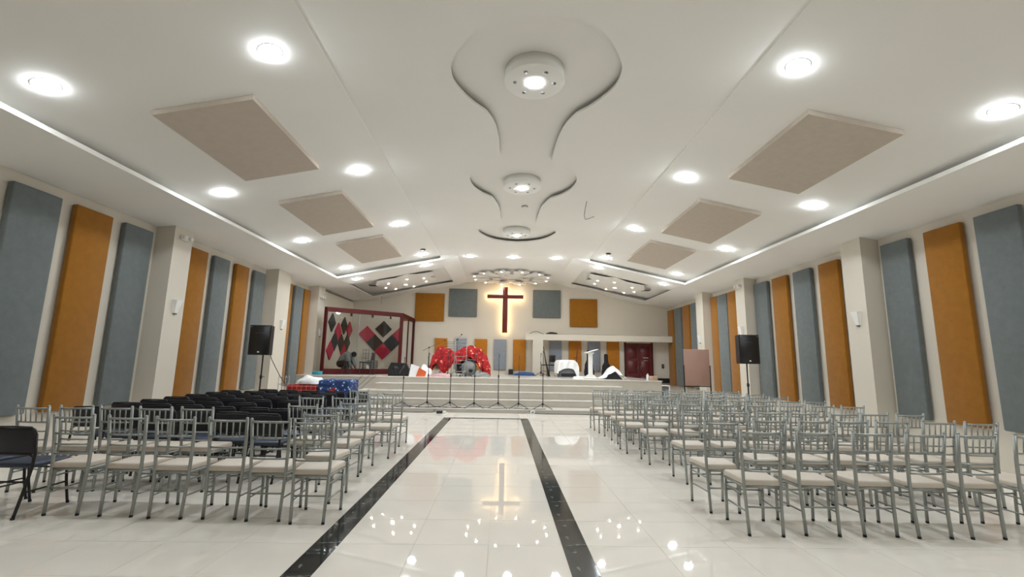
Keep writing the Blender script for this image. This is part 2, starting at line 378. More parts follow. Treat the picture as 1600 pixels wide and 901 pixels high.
# dropped M-shaped soffits over the stage
mL = [(-4.75,16.98),(-4.1,17.02),(-3.62,16.72),(-3.3,17.05),(-2.72,17.12),(-2.78,17.75),(-2.95,18.0),(-2.78,18.45),(-3.0,19.0),(-3.5,19.2),(-3.85,19.45),(-4.2,19.2),(-4.7,19.35),(-4.95,18.7),(-4.85,18.2),(-5.0,17.75)]
for k, pts in ((-1,mL),(1,[(.62-x_,y_) for x_,y_ in mL])):
    mb = MB(); n = len(pts)
    if k > 0: pts = pts[::-1]
    mb.add([(x_,y_,lowz(x_)+.012) for x_,y_ in pts]+[(x_,y_,lowz(x_)+.026) for x_,y_ in pts], [tuple(range(n-1,-1,-1)),tuple(range(n,2*n))]+[(i,(i+1)%n,n+(i+1)%n,n+i) for i in range(n)])
    o = mb.build('ceiling_relief','ceil',ceil_o)
    mx_ = sum(p[0] for p in pts)/n; my_ = sum(p[1] for p in pts)/n; ins = [(mx_+(x_-mx_)*.6,my_+(y_-my_)*.6) for x_,y_ in pts]
    MB().add([(x_,y_,lowz(x_)+.026) for x_,y_ in ins]+[(x_,y_,lowz(x_)+.118) for x_,y_ in ins], [(i,(i+1)%n,n+(i+1)%n,n+i) for i in range(n)]).build('relief_core','ceil',o)
# vents in the stage trays
for (x_,y_) in ((-5.15,17.95),(-2.95,17.6),(5.75,18.0),(3.55,17.6)):
    mb = MB(); z = lowz(x_)+.07
    for k in range(4): mb.box((x_-.16,y_-.14+k*.08,z),(x_+.16,y_-.10+k*.08,z+.02))
    tag(mb.build('ceiling_vent','grey_amp'), 'small slatted air vent in the %s stage ceiling tray, %s end' % ('left' if x_<.4 else 'right', 'outer' if abs(x_-.4)>4 else 'inner'), 'vent')

# trims and columns
for nm, sx, wx, ys in (('left',1,XL,((9.12,9.66),(13.5,14.3),(16.55,17.15))),('right',-1,XR,((8.83,9.37),(13.33,13.85),(16.2,16.78)))):
    for i,(a,b_) in enumerate(ys):
        mb = MB().box((min(wx,wx+sx*.38),a,0),(max(wx,wx+sx*.38),b_,4.16))
        tag(mb.build('column','wall'), 'square cream column on the %s wall, %s from the viewer' % (nm, ORD[i]), 'column', kind='structure')
# stage --------------------------------------------------------------
stage = tag(MB().box((XL,15.9,0),(5.54,YB,.925)).build('stage','marble_step'), 'tiled stage platform with wrapped steps', kind='structure')
MB().box((XL,15.875,.925),(5.56,YB,.95)).build('stage_top','marble_nose',stage)
ST = [(13.9,.12,-5.6,5.35),(14.6,.33,-5.0,4.9),(15.02,.54,-4.58,4.47),(15.46,.75,-4.14,4.03)]
for (y_,z_,xa,xb) in ST:
    MB().box((xa,y_,0),(xb,15.9,z_-.022)).build('step','marble_step',stage)
    MB().box((xa-.02,y_-.02,z_-.022),(xb+.02,15.9,z_)).build('step_tread','marble_nose',stage)
# side landing + portal (beam on a pillar) at the back of the stage
portal = MB().box((1.35,19.9,.95),(1.79,20.25,2.47)).build('trim_1','wall'); tag(portal, 'square cream pillar carrying the low beam on the stage', kind='structure')
tag(MB().box((1.01,19.9,2.47),(7.47,20.3,2.73)).build('trim_2','wall'), 'low cream beam across the right half of the stage', kind='structure')
tag(MB().box((6.85,20.55,.70),(XR,20.7,.90)).build('trim_3','black_metal'), 'black skirting ledge on the back wall right of the door', kind='structure')
# door
dr = thing('door_1','dark red double door under the low beam','door',(6.18,20.62,0),kind='structure')
MB().box((-.64,-.04,0),(-.58,.08,2.47)).build('jamb','red_wood',dr); MB().box((.58,-.04,0),(.64,.08,2.47)).build('jamb','red_wood',dr)
for s_ in (-1,1):
    l_ = MB().box((min(0.004*s_,.58*s_),-.02,0),(max(.004*s_,.58*s_),.03,2.43)).build('door_leaf','door_wood',dr)
    for z0,z1 in ((.2,.95),(1.1,1.65),(1.75,2.3)):
        MB().rbox((.29*s_-.2,-.034,z0),(.29*s_+.2,-.018,z1),.006,1).build('panel','door_wood',l_)
    MB().tube([(.06*s_,-.02,1.25),(.06*s_,-.07,1.27),(.06*s_,-.07,1.4),(.06*s_,-.02,1.42)],.01,6).build('handle','grey_metal',l_)
MB().box((.18,-.037,1.78),(.42,-.034,1.80)).build('notice','white_paint',dr); MB().box((.2,-.037,1.66),(.38,-.034,1.672)).build('notice','white_paint',dr)

# ================================================================ ACOUSTIC PANELS
def panel(name, a, b_, m, label, group, r=.02):
    c = [(a[i]+b_[i])/2 for i in range(3)]
    mb = MB().rbox([a[i]-c[i] for i in range(3)], [b_[i]-c[i] for i in range(3)], r, 2)
    return tag(mb.build(name, m, None, c), label, 'panel', group)
Lp = [('g',6.3,7.03),('o',7.28,7.98),('g',8.26,8.93),('o',10.05,10.65),('g',10.91,11.53),('o',11.83,12.43),('g',12.72,13.31),('o',14.45,15.08),('g',15.28,15.9),('o',16.0,16.5)]
Rp = [('g',6.22,6.86),('o',7.08,7.74),('g',8.06,8.68),('o',9.85,10.49),('g',10.78,11.45),('o',11.72,12.38),('g',12.63,13.29),('o',14.28,14.93),('g',14.98,15.66),('o',15.68,16.18),('g',17.3,17.97),('o',18.1,18.79),('g',18.98,19.69),('o',19.84,20.5)]
cn = {'g':0,'o':0}
for side, lst in (('left',Lp),('right',Rp)):
    cn = {'g':0,'o':0}
    for c_, a, b_ in lst:
        x0, x1 = (XL+.022, XL+.115) if side == 'left' else (XR-.115, XR-.022)
        lab = 'tall %s fabric panel on the %s wall, %s %s one from the viewer' % ('grey' if c_=='g' else 'ochre', side, ORD[cn[c_]], 'grey' if c_=='g' else 'ochre')
        cn[c_] += 1
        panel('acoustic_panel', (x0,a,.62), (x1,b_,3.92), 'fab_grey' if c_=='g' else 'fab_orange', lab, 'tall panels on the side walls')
for (x0,x1,z0,z1,m_,lab) in ((-3.98,-2.66,3.26,4.53,'fab_orange','square ochre panel high on the back wall, left of the cross'),(-2.46,-1.17,3.49,4.77,'fab_grey','square grey panel high on the back wall, left of the cross'),
        (1.38,2.65,3.51,4.79,'fab_grey','square grey panel high on the back wall, right of the cross'),(3.07,4.33,3.13,4.41,'fab_orange','square ochre panel high on the back wall, right of the cross')):
    panel('square_panel', (x0,YB-.10,z0),(x1,YB-.022,z1), m_, lab, 'square panels beside the cross')
n_ = 0
for i,(x0,m_) in enumerate(((-3.02,'fab_orange'),(-2.13,'fab_grey'),(-1.23,'fab_orange'),(-.36,'fab_grey'),(.51,'fab_orange'),(2.13,'fab_grey'),(3.02,'fab_orange'),(3.88,'fab_grey'),(4.74,'fab_orange'))):
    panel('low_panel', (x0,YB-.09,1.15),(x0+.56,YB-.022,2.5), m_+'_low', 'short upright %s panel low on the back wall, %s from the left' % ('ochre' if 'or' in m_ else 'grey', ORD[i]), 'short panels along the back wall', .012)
# ceiling panels
for side in (-1,1):
    for i,(a,b_) in enumerate(((5.5,7.66),(8.85,11.15),(12.05,14.4))):
        xa, xb = (-4.54,-3.29) if side < 0 else (4.0,5.25)
        mb = MB(); za, zb = trayz(xa), trayz(xb); t_ = .07
        cx, cy, cz = (xa+xb)/2, (a+b_)/2, (za+zb)/2
        vs = [(xa,a,za-t_),(xb,a,zb-t_),(xb,b_,zb-t_),(xa,b_,za-t_),(xa,a,za),(xb,a,zb),(xb,b_,zb),(xa,b_,za)]
        mb.add([(p[0]-cx,p[1]-cy,p[2]-cz) for p in vs], [(3,2,1,0),(4,5,6,7),(0,1,5,4),(1,2,6,5),(2,3,7,6),(3,0,4,7)])
        tag(mb.build('ceiling_panel','fab_ceil',None,(cx,cy,cz-.002)), 'square taupe panel on the %s ceiling slope, %s from the viewer' % ('left' if side<0 else 'right', ('nearest','middle','farthest')[i]), 'panel', 'square panels on the ceiling')

# ================================================================ LAMPS
ring_me = MB().lathe([(.112,.004),(.136,.004),(.134,-.0015),(.112,-.002)],24).mesh('trim_ring','white_paint')
lens_me = MB().lathe([(.121,-.004),(.114,-.012),(.087,-.020),(.046,-.025),(.002,-.026)],22).mesh('lens','lamp')
def downlight(x_, y_, z_, tilt, label):
    t = thing('downlight', label, 'light', (x_,y_,z_), 0, 'round ceiling downlights'); t.rotation_euler = (0,tilt,0)
    for nm, me in (('trim_ring',ring_me),('lens',lens_me)):
        o = bpy.data.objects.new(nm, me); C.objects.link(o); o.parent = t
tl = math.atan((5.09-4.375)/(FL-CL)); trr = math.atan((5.09-4.415)/(CR-FR))
for i, y_ in enumerate((-1.75,1.5,4.8,8.1,11.45,14.85)):
    for x_, nm in ((-5.18,'outer left'),(-2.74,'inner left'),(3.42,'inner right'),(5.81,'outer right')):
        where = ('far behind the viewer','just behind the viewer')[i] if i < 2 else ORD[i-2]+' from the viewer in view'
        if i == 0 or (i == 1 and x_ < 0): continue
        downlight(x_, y_, trayz(x_)-.002, -tl if x_ < 0 else trr, 'round downlight in the %s ceiling row, %s' % (nm, where))
for x_, y_, nm in ((-5.2,16.0,'outer left'),(-2.74,15.8,'inner left'),(3.35,15.8,'inner right'),(5.75,16.0,'outer right')):
    downlight(x_, y_, lowz(x_)-.002, -tl if x_ < 0 else trr, 'round downlight on the ceiling band before the stage, %s' % nm)
for x_, nm in ((-1.17,'left'),(.32,'middle'),(1.83,'right')):
    downlight(x_, 15.45, ZC-.002, 0, 'round downlight in the centre row before the stage, %s of three' % nm)
# medallion discs
hole_me = MB().lathe([(.028,0),(.026,-.004),(.002,-.004)],12).mesh('spot_hole','grey_amp')
for i, y_ in enumerate((5.35,8.95,12.5)):
    t = thing('ceiling_medallion', 'round white drum hanging in the central ceiling recess, %s from the viewer' % ('nearest','middle','farthest')[i], 'light', (.35,y_,ZC+RD), 0, 'round drums in the ceiling recess')
    MB().lathe([(.385,0),(.385,-.155),(.375,-.165),(.002,-.165)],40).build('drum','ceil',t)
    o = bpy.data.objects.new('bulb', lens_me); C.objects.link(o); o.parent = t; o.location = (0,0,-.165); o.scale = (.62,.62,1.5)
    for k in range(6):
        a = PI/2+k*PI/3+PI/6
        o = bpy.data.objects.new('spot_hole', hole_me); C.objects.link(o); o.parent = t; o.location = (.25*math.cos(a),.25*math.sin(a),-.165)
# stage spots
sring_me = MB().lathe([(.04,0),(.062,-.003),(.064,-.010),(.04,-.010)],16).mesh('trim_ring','white_paint')
slens_me = MB().lathe([(.042,-.004),(.034,-.016),(.002,-.022)],14).mesh('lens','spot')
def spot(x_, y_, z_, tilt, label, sc=1):
    t = thing('stage_spot', label, 'light', (x_,y_,z_), 0, 'small spots in the stage ceiling'); t.rotation_euler = (0,tilt,0); t.scale = (sc,sc,sc)
    for nm, me in (('trim_ring',sring_me),('lens',slens_me)):
        o = bpy.data.objects.new(nm, me); C.objects.link(o); o.parent = t
sl = [(-4.51,17.74,1),(-3.75,17.54,1),(-3.17,17.92,1),(-4.78,18.43,1),(-4.52,19.05,1),(-3.99,18.46,1.7),(-3.79,19.17,1),(-3.19,18.63,1)]
for k, s_ in ((-1,'left'),(1,'right')):
    for i,(x_,y_,sc) in enumerate(sl):
        xx = x_ if k < 0 else .62-x_
        lab = 'large centre spot of the %s stage ceiling tray' % s_ if sc > 1 else 'small spot in the %s stage ceiling tray, %s clockwise from the near side' % (s_, ORD[i])
        spot(xx, y_, lowz(xx)+.010, -tl if k < 0 else trr, lab, sc)
# rosette over the stage
RC = (.33, 18.95)
ros = thing('ceiling_rosette','white flower-shaped plaster rosette on the ceiling above the cross','ceiling ornament',(RC[0],RC[1],ZC))
for k in range(12):
    a = k*PI/6+PI/12; pts = []
    r0, r1 = .95, 1.72
    for j in range(13):
        t = j/12; th = a+(t-.5)*.44
        rr = r1*(.90+.10*math.sin(PI*t)); pts.append((rr*math.cos(th), rr*.93*math.sin(th)))
    for j in range(6):
        th = a+(.5-j/5)*.36; pts.append((r0*math.cos(th), r0*.93*math.sin(th)))
    pl = MB().prism(pts, -.117, -.105).build('petal','ceil',ros)
    ins = [(1.32*math.cos(a)+(x_-1.32*math.cos(a))*.3, 1.23*math.sin(a)+(y_-1.23*math.sin(a))*.3) for x_,y_ in pts]
    MB().prism(ins, -.105, -.001).build('stem','ceil',pl)
for k in range(6):
    a = k*PI/3+PI/6; pts = []
    for j in range(9): th = a+(j/8-.5)*.72; pts.append((.86*math.cos(th),.8*math.sin(th)))
    for j in range(9): th = a+(.5-j/8)*.5; pts.append((.56*math.cos(th),.52*math.sin(th)))
    pl = MB().prism(pts, -.097, -.085).build('inner_petal','ceil',ros)
    ins = [(.7*math.cos(a)+(x_-.7*math.cos(a))*.3, .66*math.sin(a)+(y_-.66*math.sin(a))*.3) for x_,y_ in pts]
    MB().prism(ins, -.085, -.001).build('stem','ceil',pl)
MB().prism([(-.28,-.42),(.28,-.42),(.28,-.2),(.2,.35),(-.2,.35),(-.28,-.2)],-.08,-.001).build('hub','ceil',ros)
for k in range(12):
    a = k*PI/6+PI/12
    spot(RC[0]+1.58*math.cos(a), RC[1]+1.58*.95*math.sin(a), ZC-.119, 0, 'small spot on a petal of the ceiling rosette, %s counted round' % ORD[k])
# ceiling bits
t = thing('smoke_detector','small round smoke detector in the central ceiling recess','detector',(.48,10.5,ZC+RD)); MB().lathe([(.07,0),(.07,-.03),(.05,-.045),(.002,-.045)],16).build('body','white_paint',t); MB().lathe([(.075,-.012),(.076,-.022),(.07,-.022)],16).build('rim','grey_amp',t)
for x_, nm in ((-2.6,'left'),(3.38,'right')):
    tag(MB().lathe([(.09,0),(.09,-.015),(.06,-.03),(.002,-.03)],14).build('ceiling_speaker','black_plastic',None,(x_,14.25,trayz(x_))), 'small dark round fitting beside the last %s inner downlight' % nm, 'ceiling fitting')
tag(MB().tube([(1.84,9.75,5.095),(1.83,9.9,4.98),(1.86,10.2,4.9),(1.95,10.55,4.93),(2.08,10.75,5.02),(2.22,10.82,5.095)],.006,6).build('hanging_wire','rubber'), 'thin dark wire loop hanging from the ceiling right of the recess', 'wire')
tag(MB().tube([(-5.35,20.0,4.28),(-5.34,20.0,4.1),(-5.35,20.0,3.9)],.005,6).build('ceiling_wire','rubber'), 'thin wire hanging from the ceiling above the glass booth', 'wire')

# ================================================================ CROSS
cr = thing('wall_cross','dark red wooden cross with a warm backlight on the back wall','cross',(.11,YB-.055,2.79))
MB().rbox((-.115,-.16,0),(.115,-.10,2.08),.008,1).build('upright','cross_wood',cr)
MB().rbox((-.82,-.165,1.555),(.82,-.105,1.72),.008,1).build('crossbar','cross_wood',cr)
MB().box((-.03,-.10,.3),(.03,.055,1.90)).build('bracket','white_paint',cr)
MB().box((-.60,-.10,1.62),(.60,.055,1.66)).build('bracket','white_paint',cr)
st = MB()
for s_ in (-1,1):
    st.box((s_*.085-.008,-.098,.03),(s_*.085+.008,-.082,1.54)); st.box((s_*.085-.008,-.098,1.74),(s_*.085+.008,-.082,2.05))
    for z_ in (1.575,1.70): st.box((min(s_*.10,s_*.79),-.098,z_-.008),(max(s_*.10,s_*.79),-.082,z_+.008))
st.box((-.08,-.098,.02),(.08,-.082,.036)); st.box((-.08,-.098,2.044),(.08,-.082,2.06))
for s_ in (-1,1): st.box((s_*.795-.008,-.098,1.575),(s_*.795+.008,-.082,1.70))
st.build('light_strip','strip',cr)

# ================================================================ WALL FITTINGS
def sconce(x_, y_, z_, s_, label):
    t = thing('wall_sconce', label, 'wall lamp', (x_,y_,z_), 0 if s_>0 else PI, 'white wall lamps on the columns')
    mb = MB(); mb.add([(0,-.11,.18),(0,.11,.18),(0,.05,-.09),(0,-.05,-.09),(.09,-.09,.18),(.09,.09,.18),(.035,.04,-.09),(.035,-.04,-.09)],[(0,1,2,3),(7,6,5,4),(4,5,1,0),(5,6,2,1),(6,7,3,2),(7,4,0,3)])
    mb.build('shade','white_paint',t); MB().box((0,-.03,-.115),(.04,.03,-.09)).build('socket','grey_amp',t)
CXL, CXR = XL+.38, XR-.38
sconce(CXL,9.4,2.45,1,'small white wall lamp on the nearest left column'); sconce(CXL,13.95,2.45,1,'small white wall lamp on the second left column'); sconce(CXL,16.9,2.4,1,'small white wall lamp on the farthest left column')
sconce(CXR,9.07,2.45,-1,'small white wall lamp on the nearest right column'); sconce(CXR,13.6,2.5,-1,'small white wall lamp on the second right column'); sconce(CXR,16.5,2.4,-1,'small white wall lamp on the farthest right column')
def emergency(x_, y_, z_, s_, label):
    t = thing('emergency_light', label, 'light', (x_,y_,z_), 0 if s_>0 else PI, 'emergency lights at the column tops')
    MB().rbox((0,-.13,-.05),(.06,.13,.05),.012,1).build('housing','white_paint',t)
    for k in (-1,1): MB().lathe([(.04,0),(.05,.05),(.002,.05)],12).xf(Matrix.Translation((.06,k*.09,0)) @ Matrix.Rotation(PI/2,4,'Y')).build('lamp_head','white_paint',t)
emergency(CXL,9.4,3.93,1,'white emergency light at the top of the nearest left column'); emergency(CXR,13.6,3.9,-1,'white emergency light at the top of the second right column'); emergency(CXL,16.8,3.72,1,'white emergency light at the top of the farthest left column')
for z_, nm in ((2.6,'upper'),(1.43,'lower')):
    t = thing('wall_switch','%s dark switch box on the back wall right of the door' % nm,'switch',(7.28,YB,z_)); MB().rbox((-.05,-.05,-.09),(.05,0,.09),.01,1).build('box','black_plastic',t); MB().box((-.02,-.06,-.03),(.02,-.05,.03)).build('rocker','grey_amp',t)
t = thing('floor_socket','small white socket box at the foot of the steps','socket',(.95,13.86,0)); MB().rbox((-.07,-.03,.0),(.07,.035,.09),.008,1).build('box','white_paint',t); MB().box((-.03,-.036,.03),(.03,-.03,.06)).build('face','grey_amp',t)

# ================================================================ CHAIRS
# silver banquet chair, facing +Y
def silver_chair():
    t = thing('banquet_chair','silver','chair')
    mb = MB(); bm = bmesh.new()
    n = 5; top = []
    out = [(-.165,-.205),(.165,-.205),(.20,.19),(.17,.215),(-.17,.215),(-.20,.19)]
    vs = [bm.verts.new((x_,y_,.425)) for x_,y_ in out]+[bm.verts.new((x_*.97,y_*.97,.478)) for x_,y_ in out]
    k = len(out)
    bm.faces.new(vs[:k][::-1]); bm.faces.new(vs[k:])
    for i in range(k): bm.faces.new((vs[i],vs[(i+1)%k],vs[k+(i+1)%k],vs[k+i]))
    bmesh.ops.bevel(bm, geom=list(bm.edges), offset=.014, segments=2, affect='EDGES', profile=.5)
    mb.from_bm(bm, True); mb.build('seat','cushion',t)
    MB().tube([(-.165,-.19,.412),(.165,-.19,.412),(.185,.19,.412),(-.185,.19,.412),(-.165,-.19,.412)],.012,6).build('seat_frame','chrome',t)
    def post(s_): return [(s_*.148,-.215,.0),(s_*.155,-.198,.25),(s_*.163,-.192,.45),(s_*.172,-.205,.68),(s_*.18,-.235,.915)]
    for s_ in (-1,1):
        l_ = MB().tube(post(s_),[.0145,.0155,.0155,.0155,.0145],8).ball((s_*.18,-.236,.918),.0155,8,4).build('leg','chrome',t)
        MB().tube([(s_*.148,-.215,0),(s_*.148,-.2145,.02)],.0155,8).build('foot_cap','rubber',l_)
        l_ = MB().tube([(s_*.172,.205,0),(s_*.178,.19,.42)],.0145,8).build('leg','chrome',t)
        MB().tube([(s_*.172,.205,0),(s_*.1722,.2045,.02)],.015,8).build('foot_cap','rubber',l_)
    def bx(z_):  # post x,y at height
        P = post(1)
        for a,b_ in zip(P[:-1],P[1:]):
            if a[2] <= z_ <= b_[2]:
                q = (z_-a[2])/(b_[2]-a[2]); return a[0]+(b_[0]-a[0])*q, a[1]+(b_[1]-a[1])*q
    for z_,r in ((.895,.0115),(.745,.0100),(.645,.0090),(.555,.0090)):
        x_,y_ = bx(z_); MB().tube([(-x_,y_,z_),(-x_*.5,y_-.018,z_),(0,y_-.024,z_),(x_*.5,y_-.018,z_),(x_,y_,z_)],r,6).build('back_rail','chrome',t)
    (xa,ya),(xb,yb) = bx(.895), bx(.745)
    for k in range(5):
        q = (k-2)/3; e = -.024*(1-q*q*.9)
        MB().tube([(xb*q,yb+e,.745),(xa*q,ya+e,.895)],.0068,6).build('spindle','chrome',t)
    x_,y_ = bx(.24); MB().tube([(-x_,y_,.24),(x_,y_,.24)],.008,6).build('stretcher','chrome',t)
    for s_ in (-1,1):
        for z_ in (.34,.20):
            x_,y_ = bx(z_); MB().tube([(s_*x_,y_,z_),(s_*.175,.198,z_)],.0075,6).build('stretcher','chrome',t)
    for z_ in (.355,.29): MB().tube([(-.176,.196,z_),(.176,.196,z_)],.0075,6).build('stretcher','chrome',t)
    return t
def padded_chair():
    t = thing('padded_chair','black','chair')
    bk = MB().rbox((-.215,-.019,-.125),(.215,.019,.125),.018,2)
    bk.xf(Matrix.Translation((0,-.205,.675)) @ Matrix.Rotation(.20,4,'X')).build('backrest','black_vinyl',t)
    st_ = MB().rbox((-.20,-.20,.425),(.20,.20,.47),.02,2).build('seat','navy_vinyl',t)
    for s_ in (-1,1):
        l_ = MB().tube([(s_*.205,-.285,0),(s_*.212,-.235,.25),(s_*.214,-.20,.44),(s_*.214,-.195,.56),(s_*.208,-.205,.74)],.0135,8).build('leg','black_metal',t)
        MB().tube([(s_*.205,-.285,0),(s_*.2052,-.2845,.02)],.016,8).build('foot_cap','rubber',l_)
        l_ = MB().tube([(s_*.195,.24,0),(s_*.195,.19,.22),(s_*.193,.165,.43)],.0125,8).build('leg','black_metal',t)
        MB().tube([(s_*.195,.24,0),(s_*.195,.2395,.02)],.0145,8).build('foot_cap','rubber',l_)
        MB().tube([(s_*.212,-.24,.22),(s_*.195,.19,.22)],.0085,6).build('stretcher','black_metal',t)
    MB().tube([(-.208,-.205,.74),(-.205,-.228,.785),(-.18,-.234,.806),(0,-.236,.81),(.18,-.234,.806),(.205,-.228,.785),(.208,-.205,.74)],.0095,8).build('back_frame','black_metal',t)
    MB().tube([(-.212,-.225,.31),(.212,-.225,.31)],.009,6).build('stretcher','black_metal',t)
    MB().tube([(-.195,.175,.36),(.195,.175,.36)],.0085,6).build('stretcher','black_metal',t)
    MB().tube([(-.213,-.195,.49),(-.205,-.196,.53),(-.17,-.197,.552),(.17,-.197,.552),(.205,-.196,.53),(.213,-.195,.49)],.010,6).build('back_brace','black_metal',t)
    return t
proto_s, proto_f = silver_chair(), padded_chair()
used = {proto_s: False, proto_f: False}
def place(proto, x_, y_, rz, label, group):
    if not used[proto]:
        used[proto] = True; proto.location = (x_,y_,0); proto.rotation_euler.z = rz; tag(proto, label, group=group); return proto
    return copy_tree(proto, (x_,y_,0), rz, label, group)
OFF = .235
RR = [
 (4.31,[2.42,2.94,3.46,3.93,4.42,4.98]),
 (5.22,[(2.34,4.93),3.02,3.53,3.97,4.46,4.99,5.44]),
 (6.06,[2.55,3.04,3.54,3.99,4.49,4.92,5.38]),
 (7.16,[2.44,2.91,3.43,3.97,4.52,5.02,5.46]),
 (8.02,[2.32,2.79,3.28,3.72,4.16,4.60,5.03,5.47]),
 (8.95,[2.39,2.80,3.25,3.70,4.15,4.55,4.96,5.39]),
 (9.85,[2.34,2.80,3.22,3.66,4.1,4.52,4.95,5.43]),
 (10.66,[2.3,2.75,3.21,3.64,4.05,4.47,4.90,5.33])]
for i,(yy,xs) in enumerate(RR):
    for j,x_ in enumerate(xs):
        y_ = yy
        if isinstance(x_, tuple): x_, y_ = x_
        place(proto_s, x_, y_+OFF+random.uniform(-.03,.03), random.uniform(-.05,.05)-(.04 if j==0 else 0), 'silver chair with ivory cushion, right block, %s row from the viewer, %s from the aisle' % (ORD[i], ORD[j]), 'silver chairs right of the aisle')
for j,(x_,y_) in enumerate([(-1.76,4.48),(-2.19,4.54),(-2.61,4.58),(-3.11,4.58),(-3.59,4.62),(-4.13,4.64)]):
    place(proto_s, x_, y_+OFF, random.uniform(-.03,.03)+(.04 if j==5 else 0), 'silver chair with ivory cushion, nearest left row, %s from the aisle' % ORD[j], 'silver chairs left of the aisle')
for j,(x_,y_) in enumerate([(-1.92,5.09),(-3.47,5.46),(-3.92,5.43),(-4.37,5.44),(-4.8,5.42),(-5.22,5.36)]):
    place(proto_s, x_, y_+OFF, random.uniform(-.04,.04), 'silver chair with ivory cushion, second left row, %s from the aisle' % ORD[j], 'silver chairs left of the aisle')
for (x_,y_,lab) in [(-2.01,5.81,'third left row, at the aisle'),(-2.50,6.0,'third left row, beside the black chairs'),(-2.0,6.45,'fourth left row, at the aisle'),(-2.9,7.22,'fifth left row, third from the aisle'),(-2.42,7.3,'fifth left row, second from the aisle'),(-1.87,7.34,'fifth left row, at the aisle'),
        (-2.35,8.28,'sixth left row, second from the aisle'),(-1.91,8.34,'sixth left row, at the aisle'),(-2.69,8.95,'farthest silver chair on the left, before the steps')]:
    place(proto_s, x_, y_+OFF, random.uniform(-.05,.05), 'silver chair with ivory cushion, '+lab, 'silver chairs left of the aisle')
# black folding chairs
BX = [-2.92,-3.41,-3.92,-4.44,-4.98,-5.52]
first = {0:0,1:0,2:1,3:1,4:1,5:1,6:1,7:0}
for i in range(8):
    for j,x_ in enumerate(BX):
        if j < first[i] or (i == 2 and j < 2) or (i == 7 and j == 5): continue
        y_ = 5.92+.575*i + (BX[0]-x_)*.20
        if i == 0 and j in (2,): y_ += .02
        place(proto_f, x_+random.uniform(-.03,.03)-.02*i, y_+.22+random.uniform(-.03,.03), random.uniform(-.06,.06), 'black padded metal chair, %s black row from the viewer, %s from the left wall' % (ORD[i], ORD[5-j]), 'black padded chairs left of the aisle')
place(proto_f, -4.62, 4.58+.24, -.03, 'black padded chair with navy seat at the left end of the nearest row', 'black padded chairs left of the aisle')
place(proto_f, -5.16, 4.72+.22, -.12, 'black padded chair cut off by the left picture edge', 'black padded chairs left of the aisle')

# ================================================================ SPEAKERS ON STANDS
def speaker(x_, y_, z_, rz, label, w_=.49, h_=.71, d_=.40):
    t = thing('loudspeaker', label, 'speaker', (x_,y_,z_), rz)
    pts = [(-w_/2,-d_/2),(w_/2,-d_/2),(w_/2*.62,d_/2),(-w_/2*.62,d_/2)]
    MB().prism(pts,0,h_).build('cabinet','black_plastic',t)
    MB().rbox((-w_/2+.02,-d_/2-.014,.02),(w_/2-.02,-d_/2-.001,h_-.02),.005,1).build('grille','black_metal',t)
    MB().box((-.022,-d_/2-.018,.055),(.022,-d_/2-.014,.085)).build('badge','white_paint',t)
    for s_ in (-1,1): MB().lathe([(.012,0),(.012,-.006),(.002,-.006)],8,(s_*(w_/2-.04),-d_/2-.014,h_-.04),'y').build('corner_screw','grey_metal',t)
    MB().tube([(-.1,-d_/2-.016,h_*.72),(-.03,-d_/2-.016,h_*.745),(.03,-d_/2-.016,h_*.745),(.1,-d_/2-.016,h_*.72)],.003,5).build('horn_line','grey_amp',t)
    return t
def tripod(x_, y_, h_, rz, label):
    t = thing('speaker_stand', label, 'stand', (x_,y_,0), rz)
    MB().tube([(0,0,.16),(0,0,h_-.5)],.02,10).tube([(0,0,h_-.5),(0,0,h_)],.016,10).build('pole','black_metal',t)
    MB().lathe([(.03,h_-.56),(.03,h_-.48),(.02,h_-.48)],12).build('collar','black_plastic',t)
    MB().tube([(.03,0,h_-.52),(.08,0,h_-.52)],.01,6).build('knob','grey_amp',t)
    MB().lathe([(.028,.62),(.028,.70),(.02,.70)],12).build('hub','black_plastic',t)
    for k in range(3):
        a = k*2*PI/3+.3; c,s_ = math.cos(a), math.sin(a)
        MB().tube([(.02*c,.02*s_,.66),(.42*c,.42*s_,.02),(.46*c,.46*s_,.012)],.012,8).build('leg','black_metal',t)
        MB().tube([(.015*c,.015*s_,.22),(.25*c,.25*s_,.30)],.008,6).build('brace','black_metal',t)
    return t
speaker(-5.82,11.3,1.56,.06,'black loudspeaker on a tripod beside the left wall'); tripod(-5.80,11.32,1.56,.2,'black tripod stand under the left loudspeaker')
speaker(6.12,11.4,1.56,-.05,'black loudspeaker on a tripod beside the right wall'); tripod(6.14,11.42,1.56,.6,'black tripod stand under the right loudspeaker')
tag(MB().tube([(-5.75,11.52,1.62),(-5.70,11.56,1.45),(-5.64,11.68,1.25),(-5.60,11.85,1.05),(-5.58,12.0,.92),(-5.6,12.18,.84)],.008,6).build('speaker_cable','rubber'), 'grey cable drooping from the left loudspeaker to the rack', 'cable')
# pinkish display board on a frame
t = thing('display_board','pinkish brown board in a dark frame stand near the right wall','board',(5.55,13.0,0),.06)
MB().rbox((-.375,-.012,.93),(.375,.012,1.95),.006,1).build('panel','board',t)
for s_ in (-1,1):
    MB().box((s_*.385-.012,-.015,.0),(s_*.385+.012,.015,1.5)).build('post','black_metal',t)
    MB().box((s_*.385-.015,-.25,0),(s_*.385+.015,.25,.03)).build('foot','black_metal',t)
MB().box((-.385,-.014,.90),(.385,.014,.925)).build('rail','black_metal',t)
